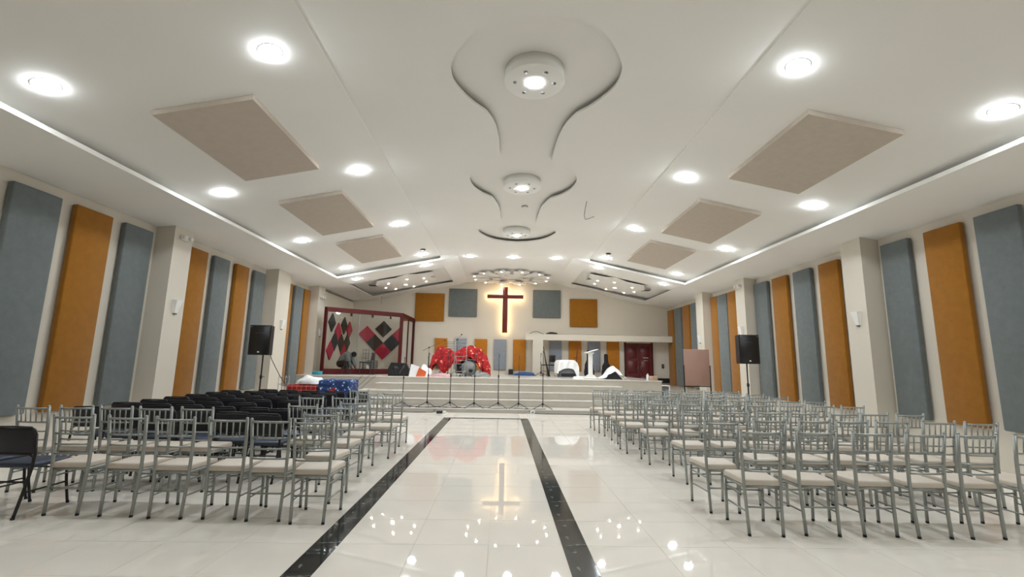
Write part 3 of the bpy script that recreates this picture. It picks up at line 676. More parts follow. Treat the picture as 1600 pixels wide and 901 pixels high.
# covered tables by the stage (left)
def drape(w_, d_, h_, drop, seed, amp=.02, nu=60):
    rnd = random.Random(seed); ph = [rnd.uniform(0,6.28) for _ in range(4)]
    per = 2*(w_+d_)
    def edge(q):
        s_ = (q%1)*per
        if s_ < w_: return (-w_/2+s_,-d_/2),(0,-1)
        s_ -= w_
        if s_ < d_: return (w_/2,-d_/2+s_),(1,0)
        s_ -= d_
        if s_ < w_: return (w_/2-s_,d_/2),(0,1)
        s_ -= w_
        return (-w_/2,d_/2-s_),(-1,0)
    mb = MB()
    def fn(u,v):
        (x_,y_),(nx,ny) = edge(u)
        if v < .3:
            k = v/.3; return (x_*k,y_*k,h_+.004*math.sin(9*x_+ph[0])*k)
        k = (v-.3)/.7; o_ = .012+amp*k*(1+math.sin(u*40+ph[1])*.8+.5*math.sin(u*73+ph[2]))
        dd = drop*(1+.06*math.sin(u*12+ph[3]))
        return (x_+nx*o_, y_+ny*o_, h_-.006-dd*k*.985+.01*(1-k))
    return mb.grid(nu*2,12,fn)
t = thing('covered_table','table covered with a red plaid cloth left of the stage steps','table',(-5.07,12.3,0)); drape(.75,.7,.84,.6,3).build('tablecloth','red_plaid',t)
for sx in (-1,1):
    for sy in (-1,1): MB().box((sx*.33-.02,sy*.30-.02,0),(sx*.33+.02,sy*.30+.02,.82)).build('leg','grey_metal',t)
t = thing('draped_table','table covered with a blue dotted cloth left of the stage steps','table',(-4.2,12.15,0),.06); drape(.78,.75,.98,.75,5).build('tablecloth','blue_dots',t)
for sx in (-1,1):
    for sy in (-1,1): MB().box((sx*.35-.02,sy*.33-.02,0),(sx*.35+.02,sy*.33+.02,.96)).build('leg','grey_metal',t)
tag(MB().ball((0,0,0),.07,10,6,(1,.8,.8)).ball((.05,.02,.05),.04,8,5).build('red_bundle','red_blanket',None,(-4.22,11.68,.70)), 'small red bundle hanging at the front of the blue dotted table', 'bundle')
t = thing('wire_rack','slim metal rack standing by the left wall','rack',(-5.72,12.35,0))
for sx in (-1,1):
    for sy in (-1,1): MB().tube([(sx*.09,sy*.1,0),(sx*.09,sy*.1,1.05)],.008,6).build('upright','grey_metal',t)
for z_ in (.3,.6,.82,1.0):
    mb = MB()
    for k in range(5): mb.tube([(-.09+k*.045,-.1,z_),(-.09+k*.045,.1,z_)],.004,4)
    mb.tube([(-.09,-.1,z_),(.09,-.1,z_),(.09,.1,z_),(-.09,.1,z_),(-.09,-.1,z_)],.006,5).build('shelf','grey_metal',t)
# small white side table right of the stage
t = thing('side_table','small white framed table in the passage right of the stage','table',(6.15,17.6,0))
MB().box((-.22,-.2,.70),(.22,.2,.73)).build('top','white_paint',t); MB().box((-.19,-.17,.2),(.19,.17,.68)).build('cabinet','grey_amp',t)
for sx in (-1,1):
    for sy in (-1,1): MB().box((sx*.2-.015,sy*.18-.015,0),(sx*.2+.015,sy*.18+.015,.70)).build('leg','white_paint',t)

# ================================================================ MICROPHONE STANDS ON THE LOW STEP
def mic_stand(x_, y_, z_, h_, rz, label, mic=True, boom=None):
    t = thing('microphone_stand', label, 'microphone stand', (x_,y_,z_), rz, 'microphone stands')
    MB().tube([(0,0,.1),(0,0,h_*.58)],.0125,8).tube([(0,0,h_*.58),(0,0,h_-.12)],.008,8).build('pole','black_metal',t)
    MB().lathe([(.02,h_*.56),(.022,h_*.60),(.012,h_*.62)],10).build('clutch','black_plastic',t)
    MB().lathe([(.025,.10),(.03,.16),(.015,.18)],10).build('hub','black_plastic',t)
    for k in range(3):
        a = k*2*PI/3+PI/2; c,s_ = math.cos(a),math.sin(a)
        MB().tube([(.015*c,.015*s_,.15),(.30*c,.30*s_,.018),(.34*c,.34*s_,.012)],.010,6).build('leg','black_metal',t)
    if boom:
        (bx,bz),(ex,ez) = boom
        MB().tube([(bx,0,h_-.12+bz),(ex,0,h_-.12+ez)],.007,6).build('boom','black_metal',t)
        MB().lathe([(.02,h_-.15),(.022,h_-.12),(.018,h_-.09)],10).build('joint','black_plastic',t)
        MB().ball((ex,0,h_-.12+ez),.028,8,6).build('microphone','black_plastic',t)
    else:
        MB().tube([(0,0,h_-.12),(.005,-.02,h_-.07)],.012,8).build('clip','black_plastic',t)
        if mic:
            MB().tube([(0,-.0,h_-.13),(.01,-.03,h_-.03)],[.010,.016],8).ball((.012,-.035,h_-.005),.026,8,6).build('microphone','grey_amp',t)
    return t
ms = [(-2.95,14.1,1.45),(-2.22,14.15,1.6),(-1.54,14.2,1.6),(-.80,14.05,1.6),(-.08,14.2,1.6),(.54,14.15,1.6),(1.27,14.1,1.72)]
for i,(x_,y_,h_) in enumerate(ms):
    mic_stand(x_,y_,.12,h_,random.uniform(-.15,.15),'black microphone stand on the lowest step, %s from the left' % ORD[i])
# cables along the step
def cable(pts, label, r=.008, m='rubber', name='cable'):
    P = [Vector(p) for p in pts]; out = []
    for i in range(len(P)-1):
        p0,p1,p2,p3 = P[max(i-1,0)],P[i],P[i+1],P[min(i+2,len(P)-1)]
        for k in range(6):
            t = k/6; out.append(.5*((2*p1)+(-p0+p2)*t+(2*p0-5*p1+4*p2-p3)*t*t+(-p0+3*p1-3*p2+p3)*t**3))
    out.append(P[-1])
    return tag(MB().tube(out,r,6).build(name,m), label, 'cable')
cable([(-3.3,14.1,.13),(-2.8,14.35,.13),(-2.4,14.0,.13),(-1.9,14.3,.13),(-1.3,14.0,.13),(-.7,14.3,.13),(-.2,14.0,.13),(.3,14.2,.13),(.9,13.95,.13),(1.35,14.0,.13)],'black cable winding between the microphone stands')
cable([(-3.6,13.75,.01),(-3.0,13.78,.01),(-2.4,13.72,.01),(-2.0,13.8,.01),(-1.9,13.93,.1),(-1.6,14.05,.13),(-1.2,14.2,.13)],'black cable on the floor below the leftmost stands')
cable([(.4,14.1,.13),(.75,13.95,.13),(.95,13.86,.03),(1.3,13.78,.012),(2.2,13.76,.012),(3.4,13.78,.012)],'black cable running along the foot of the steps to the right')
cable([(-3.2,14.3,.13),(-3.0,13.98,.13),(-2.6,14.2,.13),(-2.2,13.97,.13),(-1.8,14.15,.13)],'short looped cable under the two leftmost stands')
for k in range(3):
    cable([(-4.7+k*.22,15.84,.96),(-4.95+k*.2,15.45,.56+.03*k),(-5.05+k*.2,15.05,.40),(-5.15+k*.2,14.7,.34)],'dark cable hanging down the left end of the steps, %s from the left' % ORD[k],.006)
t = thing('floor_device','small black and white device on the floor before the steps','device',(-1.72,13.62,0)); MB().rbox((-.13,-.06,.0),(.04,.06,.07),.012,1).build('body','black_plastic',t); MB().rbox((.045,-.05,.0),(.14,.05,.06),.012,1).build('plug','white_paint',t)

# ================================================================ STAGE OBJECTS
SZ = .95
# glass booth
bo = thing('glass_booth','dark red framed glass booth on the left of the stage','booth',(0,0,SZ))
A, B, Cc = Vector((-6.36,16.50)), Vector((-4.02,18.25)), Vector((-4.0,YB-.01))
def fpost(p, h0, h1, r, nm='post'):
    MB().box((p.x-r,p.y-r,h0),(p.x+r,p.y+r,h1)).build(nm,'red_wood',bo)
def fbeam(p, q, z0, z1, r, nm, m_='red_wood'):
    d = (q-p).normalized(); n = Vector((-d.y,d.x))*r
    pts = [(p+n),(p-n),(q-n),(q+n)]
    return MB().prism([(v.x,v.y) for v in pts][::-1],z0,z1).build(nm,m_,bo)
HB = 2.40
fpost(A,0,HB,.05); fpost(B,0,HB,.06); fpost(Cc-Vector((0,.05)),0,HB,.05); fpost(Vector((-4.01,19.5)),.18,HB-.16,.03)
fbeam(A,B,HB-.16,HB,.06,'header'); fbeam(B,Cc,HB-.16,HB,.06,'header')
fbeam(A,B,0,.2,.06,'sill'); fbeam(B,Cc,0,.2,.06,'sill')
mid = A+(B-A)*.42
for p,q in ((A,B),(B,Cc)): fbeam(p,q,.2,HB-.16,.004,'pane','glass')
fbeam(mid-(B-A).normalized()*.004,mid+(B-A).normalized()*.004,.2,HB-.16,.008,'pane_joint','grey_metal')
for q in (.32,.60,.85):
    p = A+(B-A)*q; n = Vector((.55,-.83))*-.09
    MB().box((p.x+n.x-.03,p.y+n.y-.03,HB-.26),(p.x+n.x+.03,p.y+n.y+.03,HB-.16)).build('light_clip','black_metal',bo)
# tiles on the booth's back wall: squares standing on a corner
def diamond(cx, cz, r, m_, lab):
    mb = MB().add([(0,-.05,r),(r,-.05,0),(0,-.05,-r),(-r,-.05,0),(0,0,r),(r,0,0),(0,0,-r),(-r,0,0)],[(0,3,2,1),(0,1,5,4),(1,2,6,5),(2,3,7,6),(3,0,4,7)])
    tag(mb.build('diamond_tile',m_,None,(cx,YB-.001,cz)), lab, 'acoustic tile', 'diamond tiles in the glass booth')
R_ = .375
for (cx,cz,m_,lab) in ((-5.35,2.86,'dark_tile','topmost dark diamond tile on the booth back wall'),(-6.08,2.62,'pink_tile','leftmost crimson diamond tile on the booth back wall'),(-5.71,2.25,'dark_tile','dark diamond tile beside the leftmost crimson one, booth back wall'),
        (-5.33,1.87,'pink_tile','lowest crimson diamond tile on the booth back wall'),(-4.95,2.25,'dark_tile','dark diamond tile right of the lowest crimson one, booth back wall'),(-4.57,2.62,'pink_tile','rightmost crimson diamond tile on the booth back wall')):
    diamond(cx,cz,R_,m_,lab)
def side_diamond(cy, cz, r, m_, lab):
    mb = MB().add([(.05,0,r),(.05,r,0),(.05,0,-r),(.05,-r,0),(0,0,r),(0,r,0),(0,0,-r),(0,-r,0)],[(0,3,2,1),(0,1,5,4),(1,2,6,5),(2,3,7,6),(3,0,4,7)])
    tag(mb.build('diamond_tile',m_,None,(-6.779,cy,cz)), lab, 'acoustic tile', 'diamond tiles in the glass booth')
tag(MB().box((XL,17.2,.95),(-6.78,YB,4.05)).build('trim_4','wall'), 'cream lining wall at the left side of the booth', kind='structure')
hx = [(18.2,2.92,'dark_tile','upper left dark'),(18.95,2.6,'pink_tile','upper middle crimson'),(19.62,2.9,'dark_tile','upper right dark'),(20.3,2.77,'pink_tile','far right crimson'),(18.62,2.18,'dark_tile','middle left dark'),
      (19.37,2.17,'dark_tile','middle dark'),(20.12,2.2,'dark_tile','middle right dark'),(18.2,1.82,'pink_tile','lower left crimson'),(19.74,1.79,'pink_tile','lower right crimson')]
for cy,cz,m_,lab in hx: side_diamond(cy,cz,.372,m_,lab+' diamond tile on the side wall of the booth')

# person bending down inside the booth
def skin_mesh(name, verts, edges, radii, root, m, parent, sub=2):
    me = bpy.data.meshes.new(name); me.from_pydata(verts, edges, [])
    o = bpy.data.objects.new(name, me); C.objects.link(o); o.parent = parent
    sk = o.modifiers.new('skin','SKIN'); sb = o.modifiers.new('sub','SUBSURF'); sb.levels = sub; sb.render_levels = sub
    if not me.skin_vertices: me.skin_vertices.new()
    for i,r in enumerate(radii):
        rr = r if isinstance(r,tuple) else (r,r)
        me.skin_vertices[0].data[i].radius = rr; me.skin_vertices[0].data[i].use_root = (i == root)
    sk.use_smooth_shade = True
    me.materials.append(MATS[m]); return o
pe = thing('person','person in a grey top and dark trousers bending down inside the booth','person',(-6.18,17.9,SZ),-.1)
pe.scale = (1.0,1.0,1.0)
# facing +X: squatting with the back bent forward, arms reaching to the floor
bv = [(0,0,.40),(.10,0,.52),(.22,0,.64),(.33,0,.70),(.41,0,.71),(.47,0,.70),(.52,0,.68),                 # 0-6 pelvis, spine, neck, head
      (.0,.10,.36),(.30,.14,.42),(.08,.13,.10),(.20,.13,.03),                                            # 7-10 leg L
      (.0,-.10,.36),(.30,-.14,.42),(.08,-.13,.10),(.20,-.13,.03),                                        # 11-14 leg R
      (.31,.17,.66),(.40,.20,.43),(.52,.16,.22),(.57,.14,.15),                                           # 15-18 arm L
      (.31,-.17,.66),(.40,-.20,.43),(.50,-.16,.22),(.55,-.14,.15)]                                       # 19-22 arm R
be = [(0,1),(1,2),(2,3),(3,4),(4,5),(5,6),(0,7),(7,8),(8,9),(9,10),(0,11),(11,12),(12,13),(13,14),(3,15),(15,16),(16,17),(17,18),(3,19),(19,20),(20,21),(21,22)]
brd = [.15,.15,.16,.13,.06,.085,.07,.10,.075,.05,.035,.10,.075,.05,.035,.065,.05,.038,.028,.065,.05,.038,.028]
body = skin_mesh('body', bv, be, brd, 0, 'skin', pe)
# clothing follows the body as slightly larger shells
def blob_tube(mb, pts, rad, n=14):
    mb.tube(pts, rad, n, cap=False); mb.ball(pts[0], rad[0], n, 8); mb.ball(pts[-1], rad[-1], n, 8)
    return mb
sh = MB()
blob_tube(sh, [(.02,0,.43),(.09,0,.53),(.19,0,.63),(.29,0,.70),(.36,0,.705)], [.165,.185,.195,.175,.10], 16)
for s_ in (-1,1): blob_tube(sh, [(.29,s_*.13,.68),(.36,s_*.20,.54),(.41,s_*.21,.43),(.47,s_*.185,.31)], [.105,.085,.075,.062], 12)
sh.build('shirt','grey_shirt',pe)
tr_ = MB()
tr_.ball((0,0,.38),.175,16,10,(1,1.05,.9))
for s_ in (-1,1):
    blob_tube(tr_, [(.0,s_*.10,.37),(.16,s_*.13,.41),(.31,s_*.145,.42)], [.125,.11,.088], 12)
    blob_tube(tr_, [(.31,s_*.145,.42),(.20,s_*.14,.25),(.10,s_*.13,.10)], [.088,.075,.06], 12)
tr_.build('trousers','dark_trousers',pe)
MB().ball((.485,0,.735),.105,14,10,(1.05,.92,1)).build('hair','hair',pe)
fc = MB(); fc.ball((.575,0,.63),.014,8,5)                                                    # nose
for s_ in (-1,1): fc.ball((.52,s_*.085,.68),.022,8,5,(.8,.4,1.2))
fc.build('face','skin',pe)
for s_ in (-1,1):
    for k in range(4): MB().tube([(.565,s_*.14+(k-1.5)*.018,.14),(.60,s_*.14+(k-1.5)*.02,.09),(.605,s_*.14+(k-1.5)*.02,.05-.006*abs(k-1.5))],[.009,.0085,.007],6).build('finger','skin',pe)
    MB().tube([(.55,s_*.12,.15),(.57,s_*.095,.11),(.59,s_*.09,.08)],[.010,.009,.008],6).build('thumb','skin',pe)
    MB().rbox((.10,s_*.13-.04,0),(.33,s_*.13+.04,.06),.025,2).build('shoe','rubber',pe)

# grey hardware rack inside booth
t = thing('equipment_rack','grey metal equipment rack standing inside the booth','rack',(-5.75,19.6,SZ))
for x_ in (-.12,.0,.12): MB().tube([(x_,0,0),(x_,0,1.0)],.014,6).build('upright','drum_grey',t)
mb = MB()
for z_ in (.2,.4,.6,.8,.95): MB().tube([(-.14,0,z_),(.14,0,z_)],.012,6).build('rung','drum_grey',t)
MB().rbox((.1,-.15,.18),(.5,.15,.52),.04,2).build('case','drum_grey',t); MB().rbox((-.3,-.12,0),(.55,.12,.15),.03,2).build('base','drum_grey',t)
t = thing('white_bottle','small white bottle on the booth floor beside the rack','bottle',(-5.45,18.9,SZ)); MB().lathe([(.06,0),(.065,.02),(.065,.26),(.03,.31),(.03,.34)],14).build('body','white_paint',t); MB().lathe([(.033,.34),(.033,.38),(.002,.38)],12).build('cap','grey_amp',t)
# dark stool frame and chair in front of the booth
t = thing('folding_stool','small dark folding stool standing before the booth','stool',(-5.60,16.82,SZ))
for s_ in (-1,1):
    MB().tube([(-.13,s_*.12,0),(.0,s_*.12,.46)],.014,6).build('leg','black_metal',t); MB().tube([(.13,s_*.12,0),(.0,s_*.12,.46)],.014,6).build('leg','black_metal',t)
MB().rbox((-.05,-.16,.45),(.05,.16,.49),.012,1).build('seat','black_vinyl',t)
def simple_chair(name, x_, y_, rz, label, m_='black_metal', h_=.85):
    t = thing(name, label, 'chair', (x_,y_,SZ), rz)
    for sx in (-1,1):
        MB().tube([(sx*.2,-.19,0),(sx*.2,-.19,.44)],.014,6).build('leg',m_,t); MB().tube([(sx*.2,.21,0),(sx*.2,.19,.45),(sx*.2,.23,h_)],.014,6).build('leg',m_,t)
    MB().rbox((-.22,-.22,.43),(.22,.22,.475),.015,1).build('seat','black_vinyl',t)
    MB().rbox((-.2,.2,h_-.28),(.2,.235,h_),.015,1).build('backrest','black_vinyl',t)
    MB().tube([(-.2,-.19,.2),(.2,-.19,.2)],.01,6).build('stretcher',m_,t)
    return t
simple_chair('dark_chair',-4.97,17.15,-PI/2,'dark side-on chair standing before the booth',h_=.80)
simple_chair('stage_chair',1.95,19.3,-PI/2+.5,'black chair on the stage beside the pillar',h_=.86)
# cyan box at the stage's left edge
tag(MB().rbox((-.14,-.1,0),(.14,.1,.12),.01,1).build('cyan_box','cyan',None,(-6.35,16.12,SZ)), 'small turquoise box at the left end of the stage edge', 'box')
# black PA monitor, tilted
t = thing('stage_monitor','large black speaker lying on the stage edge before the booth','speaker',(-3.62,16.4,SZ),.12)
MB().prism([(-.34,.0),(.34,.0),(.38,.20),(.26,.44),(-.26,.46),(-.36,.22)],-.2,.2).xf(Matrix.Rotation(PI/2,4,'X')).build('cabinet','black_plastic',t)
MB().prism([(-.28,.05),(.28,.05),(.31,.2),(.22,.39),(-.22,.41),(-.29,.22)],.2,.215).xf(Matrix.Rotation(PI/2,4,'X')).build('grille','black_metal',t)
MB().tube([(.05,-.22,.08),(.2,-.225,.38)],.008,5).build('cable','grey_amp',t)
MB().lathe([(.09,0),(.10,-.01),(.02,-.012)],16,(-.08,-.216,.24),'y').build('horn','black_vinyl',t)
# mic stand behind monitor with boom
mic_stand(-2.72,17.2,SZ,1.15,0,'black boom microphone stand left of the covered drum kit',boom=((-.22,-.12),(.58,.28)))
mic_stand(-1.78,18.35,SZ,1.52,0,'black boom microphone stand behind the covered drum kit',boom=((-.14,-.12),(.16,.20)))
# bags
def lump(name, m_, loc, sc, seed, label, cat='bag', rz=0):
    mb = MB(); rnd = Vector((seed*3.1,seed*1.7,seed))
    def fn(u,v):
        a = v*PI*.5+.02; t = u*2*PI; d = Vector((math.sin(a)*math.cos(t),math.sin(a)*math.sin(t),math.cos(a)))
        k = 1+.28*noise.noise(d*1.6+rnd)+.10*noise.noise(d*4+rnd)
        return (d.x*sc[0]*k, d.y*sc[1]*k, max(d.z,0)*sc[2]*k)
    mb.grid(28,12,fn); o = mb.build(name,m_,None,loc,rz); return tag(o,label,cat)
t = thing('shopping_bag','white and orange plastic bag standing on the stage edge','bag',(-2.98,16.35,SZ),.15)
MB().add([(-.26,-.1,0),(.12,-.1,0),(.12,.1,0),(-.26,.1,0),(-.20,-.06,.42),(.08,-.05,.33),(.08,.06,.33),(-.2,.05,.42)],[(3,2,1,0),(4,5,6,7),(0,1,5,4),(1,2,6,5),(2,3,7,6),(3,0,4,7)]).build('bag','bag_white',t)
MB().add([(-.02,-.13,0),(.3,-.13,0),(.3,-.02,0),(-.02,-.02,0),(.08,-.12,.30),(.34,-.11,.16),(.34,-.03,.16),(.08,-.03,.30)],[(3,2,1,0),(4,5,6,7),(0,1,5,4),(1,2,6,5),(2,3,7,6),(3,0,4,7)]).build('flap','orange_bag',t)
lump('cloth_bundle','white_cloth',(-2.74,16.75,SZ),(.24,.2,.34),2,'white bundle on the stage left of the drum kit','bundle')
lump('pink_bundle','pink_blanket',(-2.15,16.4,SZ),(.40,.17,.11),4,'flat pinkish blanket on the stage before the drum kit','blanket')
lump('folded_sheet','white_cloth',(-4.98,12.22,.85),(.33,.26,.20),5,'crumpled white sheet lying on the red plaid table','cloth')
# drum kit
dk = thing('drum_kit','drum kit half hidden under a red blanket','drum kit',(-1.55,17.5,SZ))
def drum(x_,y_,z_,r,h_,ax,nm,m_='drum_grey'):
    mb = MB().lathe([(r*.96,0),(r,.012),(r,.03),(r*.97,.035),(r*.97,h_-.035),(r,h_-.03),(r,h_-.012),(r*.96,h_)],22)
    if ax == 'y': mb.xf(Matrix.Rotation(PI/2,4,'X'))
    mb.xf(Matrix.Translation((x_,y_,z_))); mb.build(nm,m_,dk)
drum(.35,-.1,.29,.28,.38,'y','bass_drum','grey_amp'); drum(-.72,-.1,.25,.2,.32,'z','floor_tom'); drum(.05,.1,.55,.15,.22,'z','tom'); drum(.5,.1,.55,.16,.22,'z','tom'); drum(-.3,-.15,.42,.17,.14,'z','snare','white_paint')
for (x_,y_,h_) in ((-.75,.2,1.0),(.75,.05,.92),(.2,-.45,.35),(.55,-.5,.42)):
    MB().tube([(x_,y_,.0),(x_,y_,h_)],.012,6).build('stand','grey_metal',dk)
    for k in range(3):
        a = k*2*PI/3; MB().tube([(x_,y_,.22),(x_+.22*math.cos(a),y_+.22*math.sin(a),.01)],.009,5).build('stand_leg','grey_metal',dk)
for (x_,y_,z_) in ((-.75,.2,1.0),(.72,.05,.93)): MB().lathe([(.2,0),(.08,.02),(.02,.035),(.002,.035)],20,(x_,y_,z_)).build('cymbal','guitar_wood',dk)
MB().rbox((-.15,-.35,.10),(.12,-.1,.5),.02,1).build('pedal_case','black_vinyl',dk)
MB().lathe([(.255,0),(.255,-.012),(.002,-.014)],24,(.35,-.482,.29),'y').build('drum_head','drum_grey',dk)
MB().lathe([(.07,0),(.07,-.004),(.002,-.004)],16,(.42,-.497,.22),'y').build('port_hole','black_metal',dk)
for k,(xa,za,xb,zb) in enumerate(((.10,.02,.25,.5),(.62,.02,.5,.55),(.72,.0,.82,.5),(.02,.3,.3,.62),(.3,.62,.75,.58),(-.45,.02,-.3,.42),(-.9,.02,-.72,.3))):
    MB().tube([(xa,-.50-.02*k,za),(xb,-.46,zb)],.010,6).build('strut','chrome',dk)
for k in range(5): MB().lathe([(.03,0),(.03,.05),(.02,.06),(.002,.06)],10,(.05+.2*k,-.58,.0)).build('pedal_foot','black_metal',dk)
# red blanket draped over it
def interp(P, s_):
    for (a,va),(b_,vb) in zip(P[:-1],P[1:]):
        if a <= s_ <= b_:
            q = (s_-a)/(b_-a); q = q*q*(3-2*q); return va+(vb-va)*q
    return P[-1][1]
topP = [(0,.35),(.06,.75),(.13,1.06),(.22,1.08),(.32,1.0),(.40,.90),(.48,.96),(.58,1.10),(.70,1.13),(.82,1.02),(.93,.80),(1,.42)]
botP = [(0,.02),(.05,.05),(.09,.42),(.15,.46),(.20,.20),(.27,.08),(.33,.20),(.40,.42),(.50,.50),(.58,.62),(.66,.70),(.76,.58),(.82,.30),(.90,.06),(1,.02)]
def blanket(u,v):
    x_ = -1.13+2.26*u; tp, bt = interp(topP,u), interp(botP,u)
    rip = .04*math.sin(u*52+2*math.sin(v*5))+.025*math.sin(u*95+1)
    if v < .5:
        k = v/.5; z_ = bt+(tp-bt)*k; y_ = -.52+.16*k*k+rip*(1-k*.7)
        x_ *= 1+.03*(1-k)
        return (x_, y_, z_)
    k = (v-.5)/.5; a = k*PI*.5
    y_ = -.36+.75*math.sin(a)+rip*.2; z_ = tp*(1-.55*(1-math.cos(a)))+.015*math.sin(u*40+k*6)
    return (x_, y_, z_)
tag(MB().grid(110,22,blanket).build('red_blanket','red_blanket',None,(-1.55,17.5,SZ)), 'red flower patterned blanket thrown over the drum kit', 'blanket')
# metal trolley frame in front of the kit
t = thing('metal_frame','upright silver tube frame with rungs before the drum kit','stand',(-1.48,16.62,SZ))
for s_ in (-1,1):
    MB().tube([(s_*.2-.06,-.06,0),(s_*.21,.0,.75),(s_*.21,.02,1.40)],.011,6).build('upright','chrome',t); MB().tube([(s_*.2+.06,.35,0),(s_*.19,.1,.75)],.011,6).build('back_leg','chrome',t)
for z_ in (.18,.45,.58,.72,1.13,1.25,1.40): MB().tube([(-.21,.0+.01,z_),(.21,.0+.01,z_)],.010,6).build('rung','chrome',t)
t = thing('music_stand','dark wire music stand left of the silver frame','stand',(-1.95,16.9,SZ))
MB().tube([(0,0,0),(0,0,1.0)],.01,6).build('pole','black_metal',t)
for k in range(5): MB().tube([(-.18,0,1.0+k*.06),(.2,0,1.0+k*.06)],.006,5).build('bar','black_metal',t)
for k in range(3): MB().tube([(0,0,.15),(.2*math.cos(k*2.1),.2*math.sin(k*2.1),.01)],.008,5).build('leg','black_metal',t)
lump('grey_bundle','drum_grey',(-.72,16.75,SZ),(.34,.22,.16),7,'grey crumpled cover on the stage right of the silver frame','bundle')
# stage bits right of the kit
t = thing('small_amplifier','small grey grille box by the back wall under the cross','amplifier',(.42,20.5,SZ)); MB().rbox((-.11,-.1,0),(.11,.1,.24),.012,1).build('box','grey_amp',t); MB().box((-.09,-.106,.02),(.09,-.1,.22)).build('grille','black_metal',t)
lump('blue_tarp','blue_cloth',(1.0,19.6,SZ),(.50,.25,.13),9,'crumpled blue cloth on the stage left of the pillar','cloth')
mic_stand(1.62,19.0,SZ,.92,0,'short black microphone stand on the stage before the pillar')
t = thing('folded_stand','folded black stand leaning upright beside the stage chair','stand',(1.80,18.72,SZ),0)
MB().tube([(.12,0,0),(.0,.02,.6),(-.10,.04,1.2)],[.04,.026,.012],8).build('pole','black_metal',t); MB().tube([(.17,.0,0),(.02,.03,.55)],.02,6).build('leg','black_metal',t)
t = thing('covered_amplifier','grey amplifier under a white cloth on the stage','amplifier',(2.62,18.55,SZ),.1)
MB().rbox((-.34,-.25,.0),(.34,.25,.62),.03,2).build('cabinet','grey_amp',t)
MB().box((-.28,-.262,.03),(.28,-.25,.14)).build('vent','black_metal',t)
def cloth2(u,v):
    a = (u-.5)*2; b_ = (v-.5)*2; x_ = a*.62; y_ = b_*.56
    ex, ey = max(abs(x_)-.36,0), max(abs(y_)-.27,0)
    px = max(-.36,min(.36,x_))+math.copysign(min(ex,.05)+.04*ex,x_); py = max(-.27,min(.27,y_))+math.copysign(min(ey,.03)+.06*ey,y_)
    z_ = .645+.03*math.cos(a*2)-max(ex*1.9,ey*(1.15+1.0*abs(a)**2))
    drop = 0
    if b_ < 0 and a > .35: z_ -= (a-.35)*.62*(-b_)*1.3
    return (px+.02*math.sin(b_*9), py+.025*math.sin(a*14)*(ey>0), max(z_,.015))
tag(MB().grid(36,30,cloth2).build('white_cover','white_cloth',None,(2.62,18.55,SZ),.1), 'white cloth thrown over the grey stage amplifier', 'cloth')
# guitar on a stand
t = thing('guitar','dark red guitar on a stand behind the white covered amplifier','guitar',(3.12,19.6,SZ))
gp = []
for k in range(28):
    a = 2*PI*k/28; r = .17+.035*math.cos(2*a)+.02*math.cos(a*1.0+PI); gp.append((r*math.cos(a)*.95, r*1.25*math.sin(a)))
MB().prism(gp,-.025,.025).xf(Matrix.Translation((0,0,.28)) @ Matrix.Rotation(PI/2,4,'X')).build('body','guitar_wood',t)
MB().box((-.025,-.035,.45),(.025,-.005,1.12)).xf(Matrix.Rotation(.10,4,'Y')).build('neck','guitar_wood',t)
MB().prism([(-.03,0),(.03,0),(.05,.2),(-.02,.2)],-.02,.0).xf(Matrix.Rotation(.10,4,'Y') @ Matrix.Translation((0,-.03,1.12)) @ Matrix.Rotation(PI/2,4,'X')).build('headstock','guitar_wood',t)
for k in range(3): MB().tube([(0,.05,.5),(.22*math.cos(k*2.1+.5),.05+.2*math.sin(k*2.1+.5),.0)],.01,5).build('stand_leg','black_metal',t)
MB().tube([(-.06,-.02,.78),(.14,-.02,.78)],.012,5).build('yoke','black_metal',t)
# gig bags
def gigbag(x_, y_, label, h_, rz=0):
    t = thing('gig_bag', label, 'guitar bag', (x_,y_,SZ), rz, 'black guitar bags on the stage')
    P = [(0,.16),(.06,.215),(.18,.225),(.32,.19),(.45,.185),(.55,.13),(.62,.095),(.75,.09),(.92,.09),(.98,.075),(1,.02)]
    mb = MB()
    def fn(u,v):
        wd = 0
        for (a,va),(b_,vb) in zip(P[:-1],P[1:]):
            if a <= v <= b_+1e-6: q = (v-a)/(b_-a); wd = va+(vb-va)*q
        th = u*2*PI; return (wd*math.cos(th), .07*math.sin(th)*min(1,wd/.07)+.10*v, v*h_)
    mb.grid(18,30,fn); mb.build('body','bag',t)
    MB().box((.05,-.08,.10*h_),(.085,-.06,.14*h_)).build('tag','grey_amp',t)
    MB().rbox((-.10,-.10,.08*h_),(.10,-.05,.34*h_),.02,1).build('pocket','bag',t)
gigbag(3.72,19.5,'black guitar bag standing left of the white lectern',1.12); gigbag(4.55,19.9,'black guitar bag standing right of the white lectern',.98)
# lectern
t = thing('lectern','white lectern with a slanted top and fluted column','lectern',(3.24,16.75,SZ))
MB().rbox((-.22,-.17,0),(.22,.17,.05),.012,1).build('base','white_paint',t)
for s_ in (-1,1): MB().prism([(0,.05),(s_*.20,.05),(s_*.17,.10),(s_*.08,.16),(s_*.05,.22),(0,.22)][::s_],-.05,.05).xf(Matrix.Rotation(PI/2,4,'X')).build('scroll','white_paint',t)
mb = MB(); n = 20; pr = []
for k in range(40):
    a = 2*PI*k/40; r = .075+(.006 if k%2 else 0); pr.append((r*math.cos(a),r*.8*math.sin(a)))
MB().prism(pr,.05,.93).build('column','white_paint',t)
MB().rbox((-.24,-.2,-.015),(.24,.2,.015),.006,1).xf(Matrix.Translation((.02,0,.99)) @ Matrix.Rotation(-.28,4,'Y')).build('top','white_paint',t)
MB().box((-.12,-.08,.90),(.12,.08,.95)).build('bracket','white_paint',t)
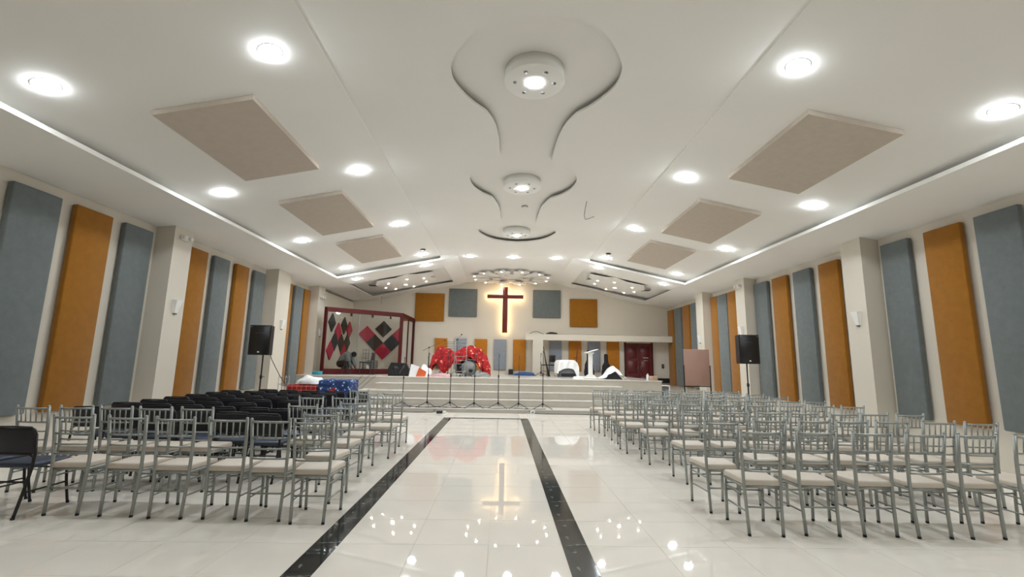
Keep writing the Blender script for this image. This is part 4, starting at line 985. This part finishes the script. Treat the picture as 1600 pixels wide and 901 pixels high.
# draped wedge
t = thing('wedge_monitor','black wedge monitor under a white cloth on the stage edge','speaker',(4.02,16.8,SZ))
MB().prism([(-.28,0),(.36,0),(.08,.28)],-.18,.18).xf(Matrix.Rotation(PI/2,4,'X')).build('cabinet','black_plastic',t)
def cloth3(u,v):
    x_ = -.53+1.05*u; y_ = -.22+.5*v
    zz = max(0,.45-abs(x_-.04)*1.12) if x_ > .04 else max(0,.45-abs(x_-.04)*1.0)
    zz = .45*math.exp(-((x_-.06)/.30)**2)
    lift = 0 if v > .12 else 0
    k = min(1,v/.35); zz *= .55+.45*k*k*(3-2*k) if x_ > -.2 else .3+.7*k
    return (x_, y_+.02*math.sin(u*30), zz+.012+.02*math.sin(u*24+v*5)*(zz>.05))
tag(MB().grid(40,14,cloth3).build('wedge_cover','white_cloth',None,(4.02,16.8,SZ)), 'white cloth draped over the wedge monitor', 'cloth')
lump('white_rag','white_cloth',(2.95,17.3,SZ),(.28,.16,.07),11,'white cloth end lying on the stage left of the lectern','cloth')
# pot with bottle
t = thing('basket','round tan basket at the right front corner of the stage','basket',(5.36,16.2,SZ)); MB().lathe([(.11,0),(.14,.02),(.15,.14),(.155,.15),(.14,.15),(.12,.03),(.002,.03)],18).build('bowl','terracotta',t)
t = thing('plastic_bottle','white bottle standing beside the tan basket','bottle',(5.2,16.35,SZ)); MB().lathe([(.045,0),(.047,.02),(.047,.16),(.02,.21),(.02,.23)],14).build('body','bag_white',t); MB().lathe([(.022,.23),(.022,.255),(.002,.255)],12).build('cap','red_wood',t)
cable([(4.5,16.15,.96),(4.75,16.25,.96),(4.95,16.1,.96),(5.1,16.2,.96)],'thin cable on the stage edge left of the basket',.006)
# things lying on the beam
cable([(1.2,20.05,2.735),(1.35,20.05,2.82),(1.55,20.05,2.84),(1.7,20.05,2.78),(1.85,20.05,2.735)],'black cable loop lying on the low beam',.012)
lump('cable_pile','rubber',(2.2,20.08,2.73),(.26,.1,.10),13,'black cable pile lying on the low beam','cable')
cable([(2.4,20.05,2.74),(3.2,20.06,2.735),(4.4,20.05,2.74),(5.8,20.06,2.735),(7.0,20.05,2.74)],'long thin cable lying along the low beam',.01)
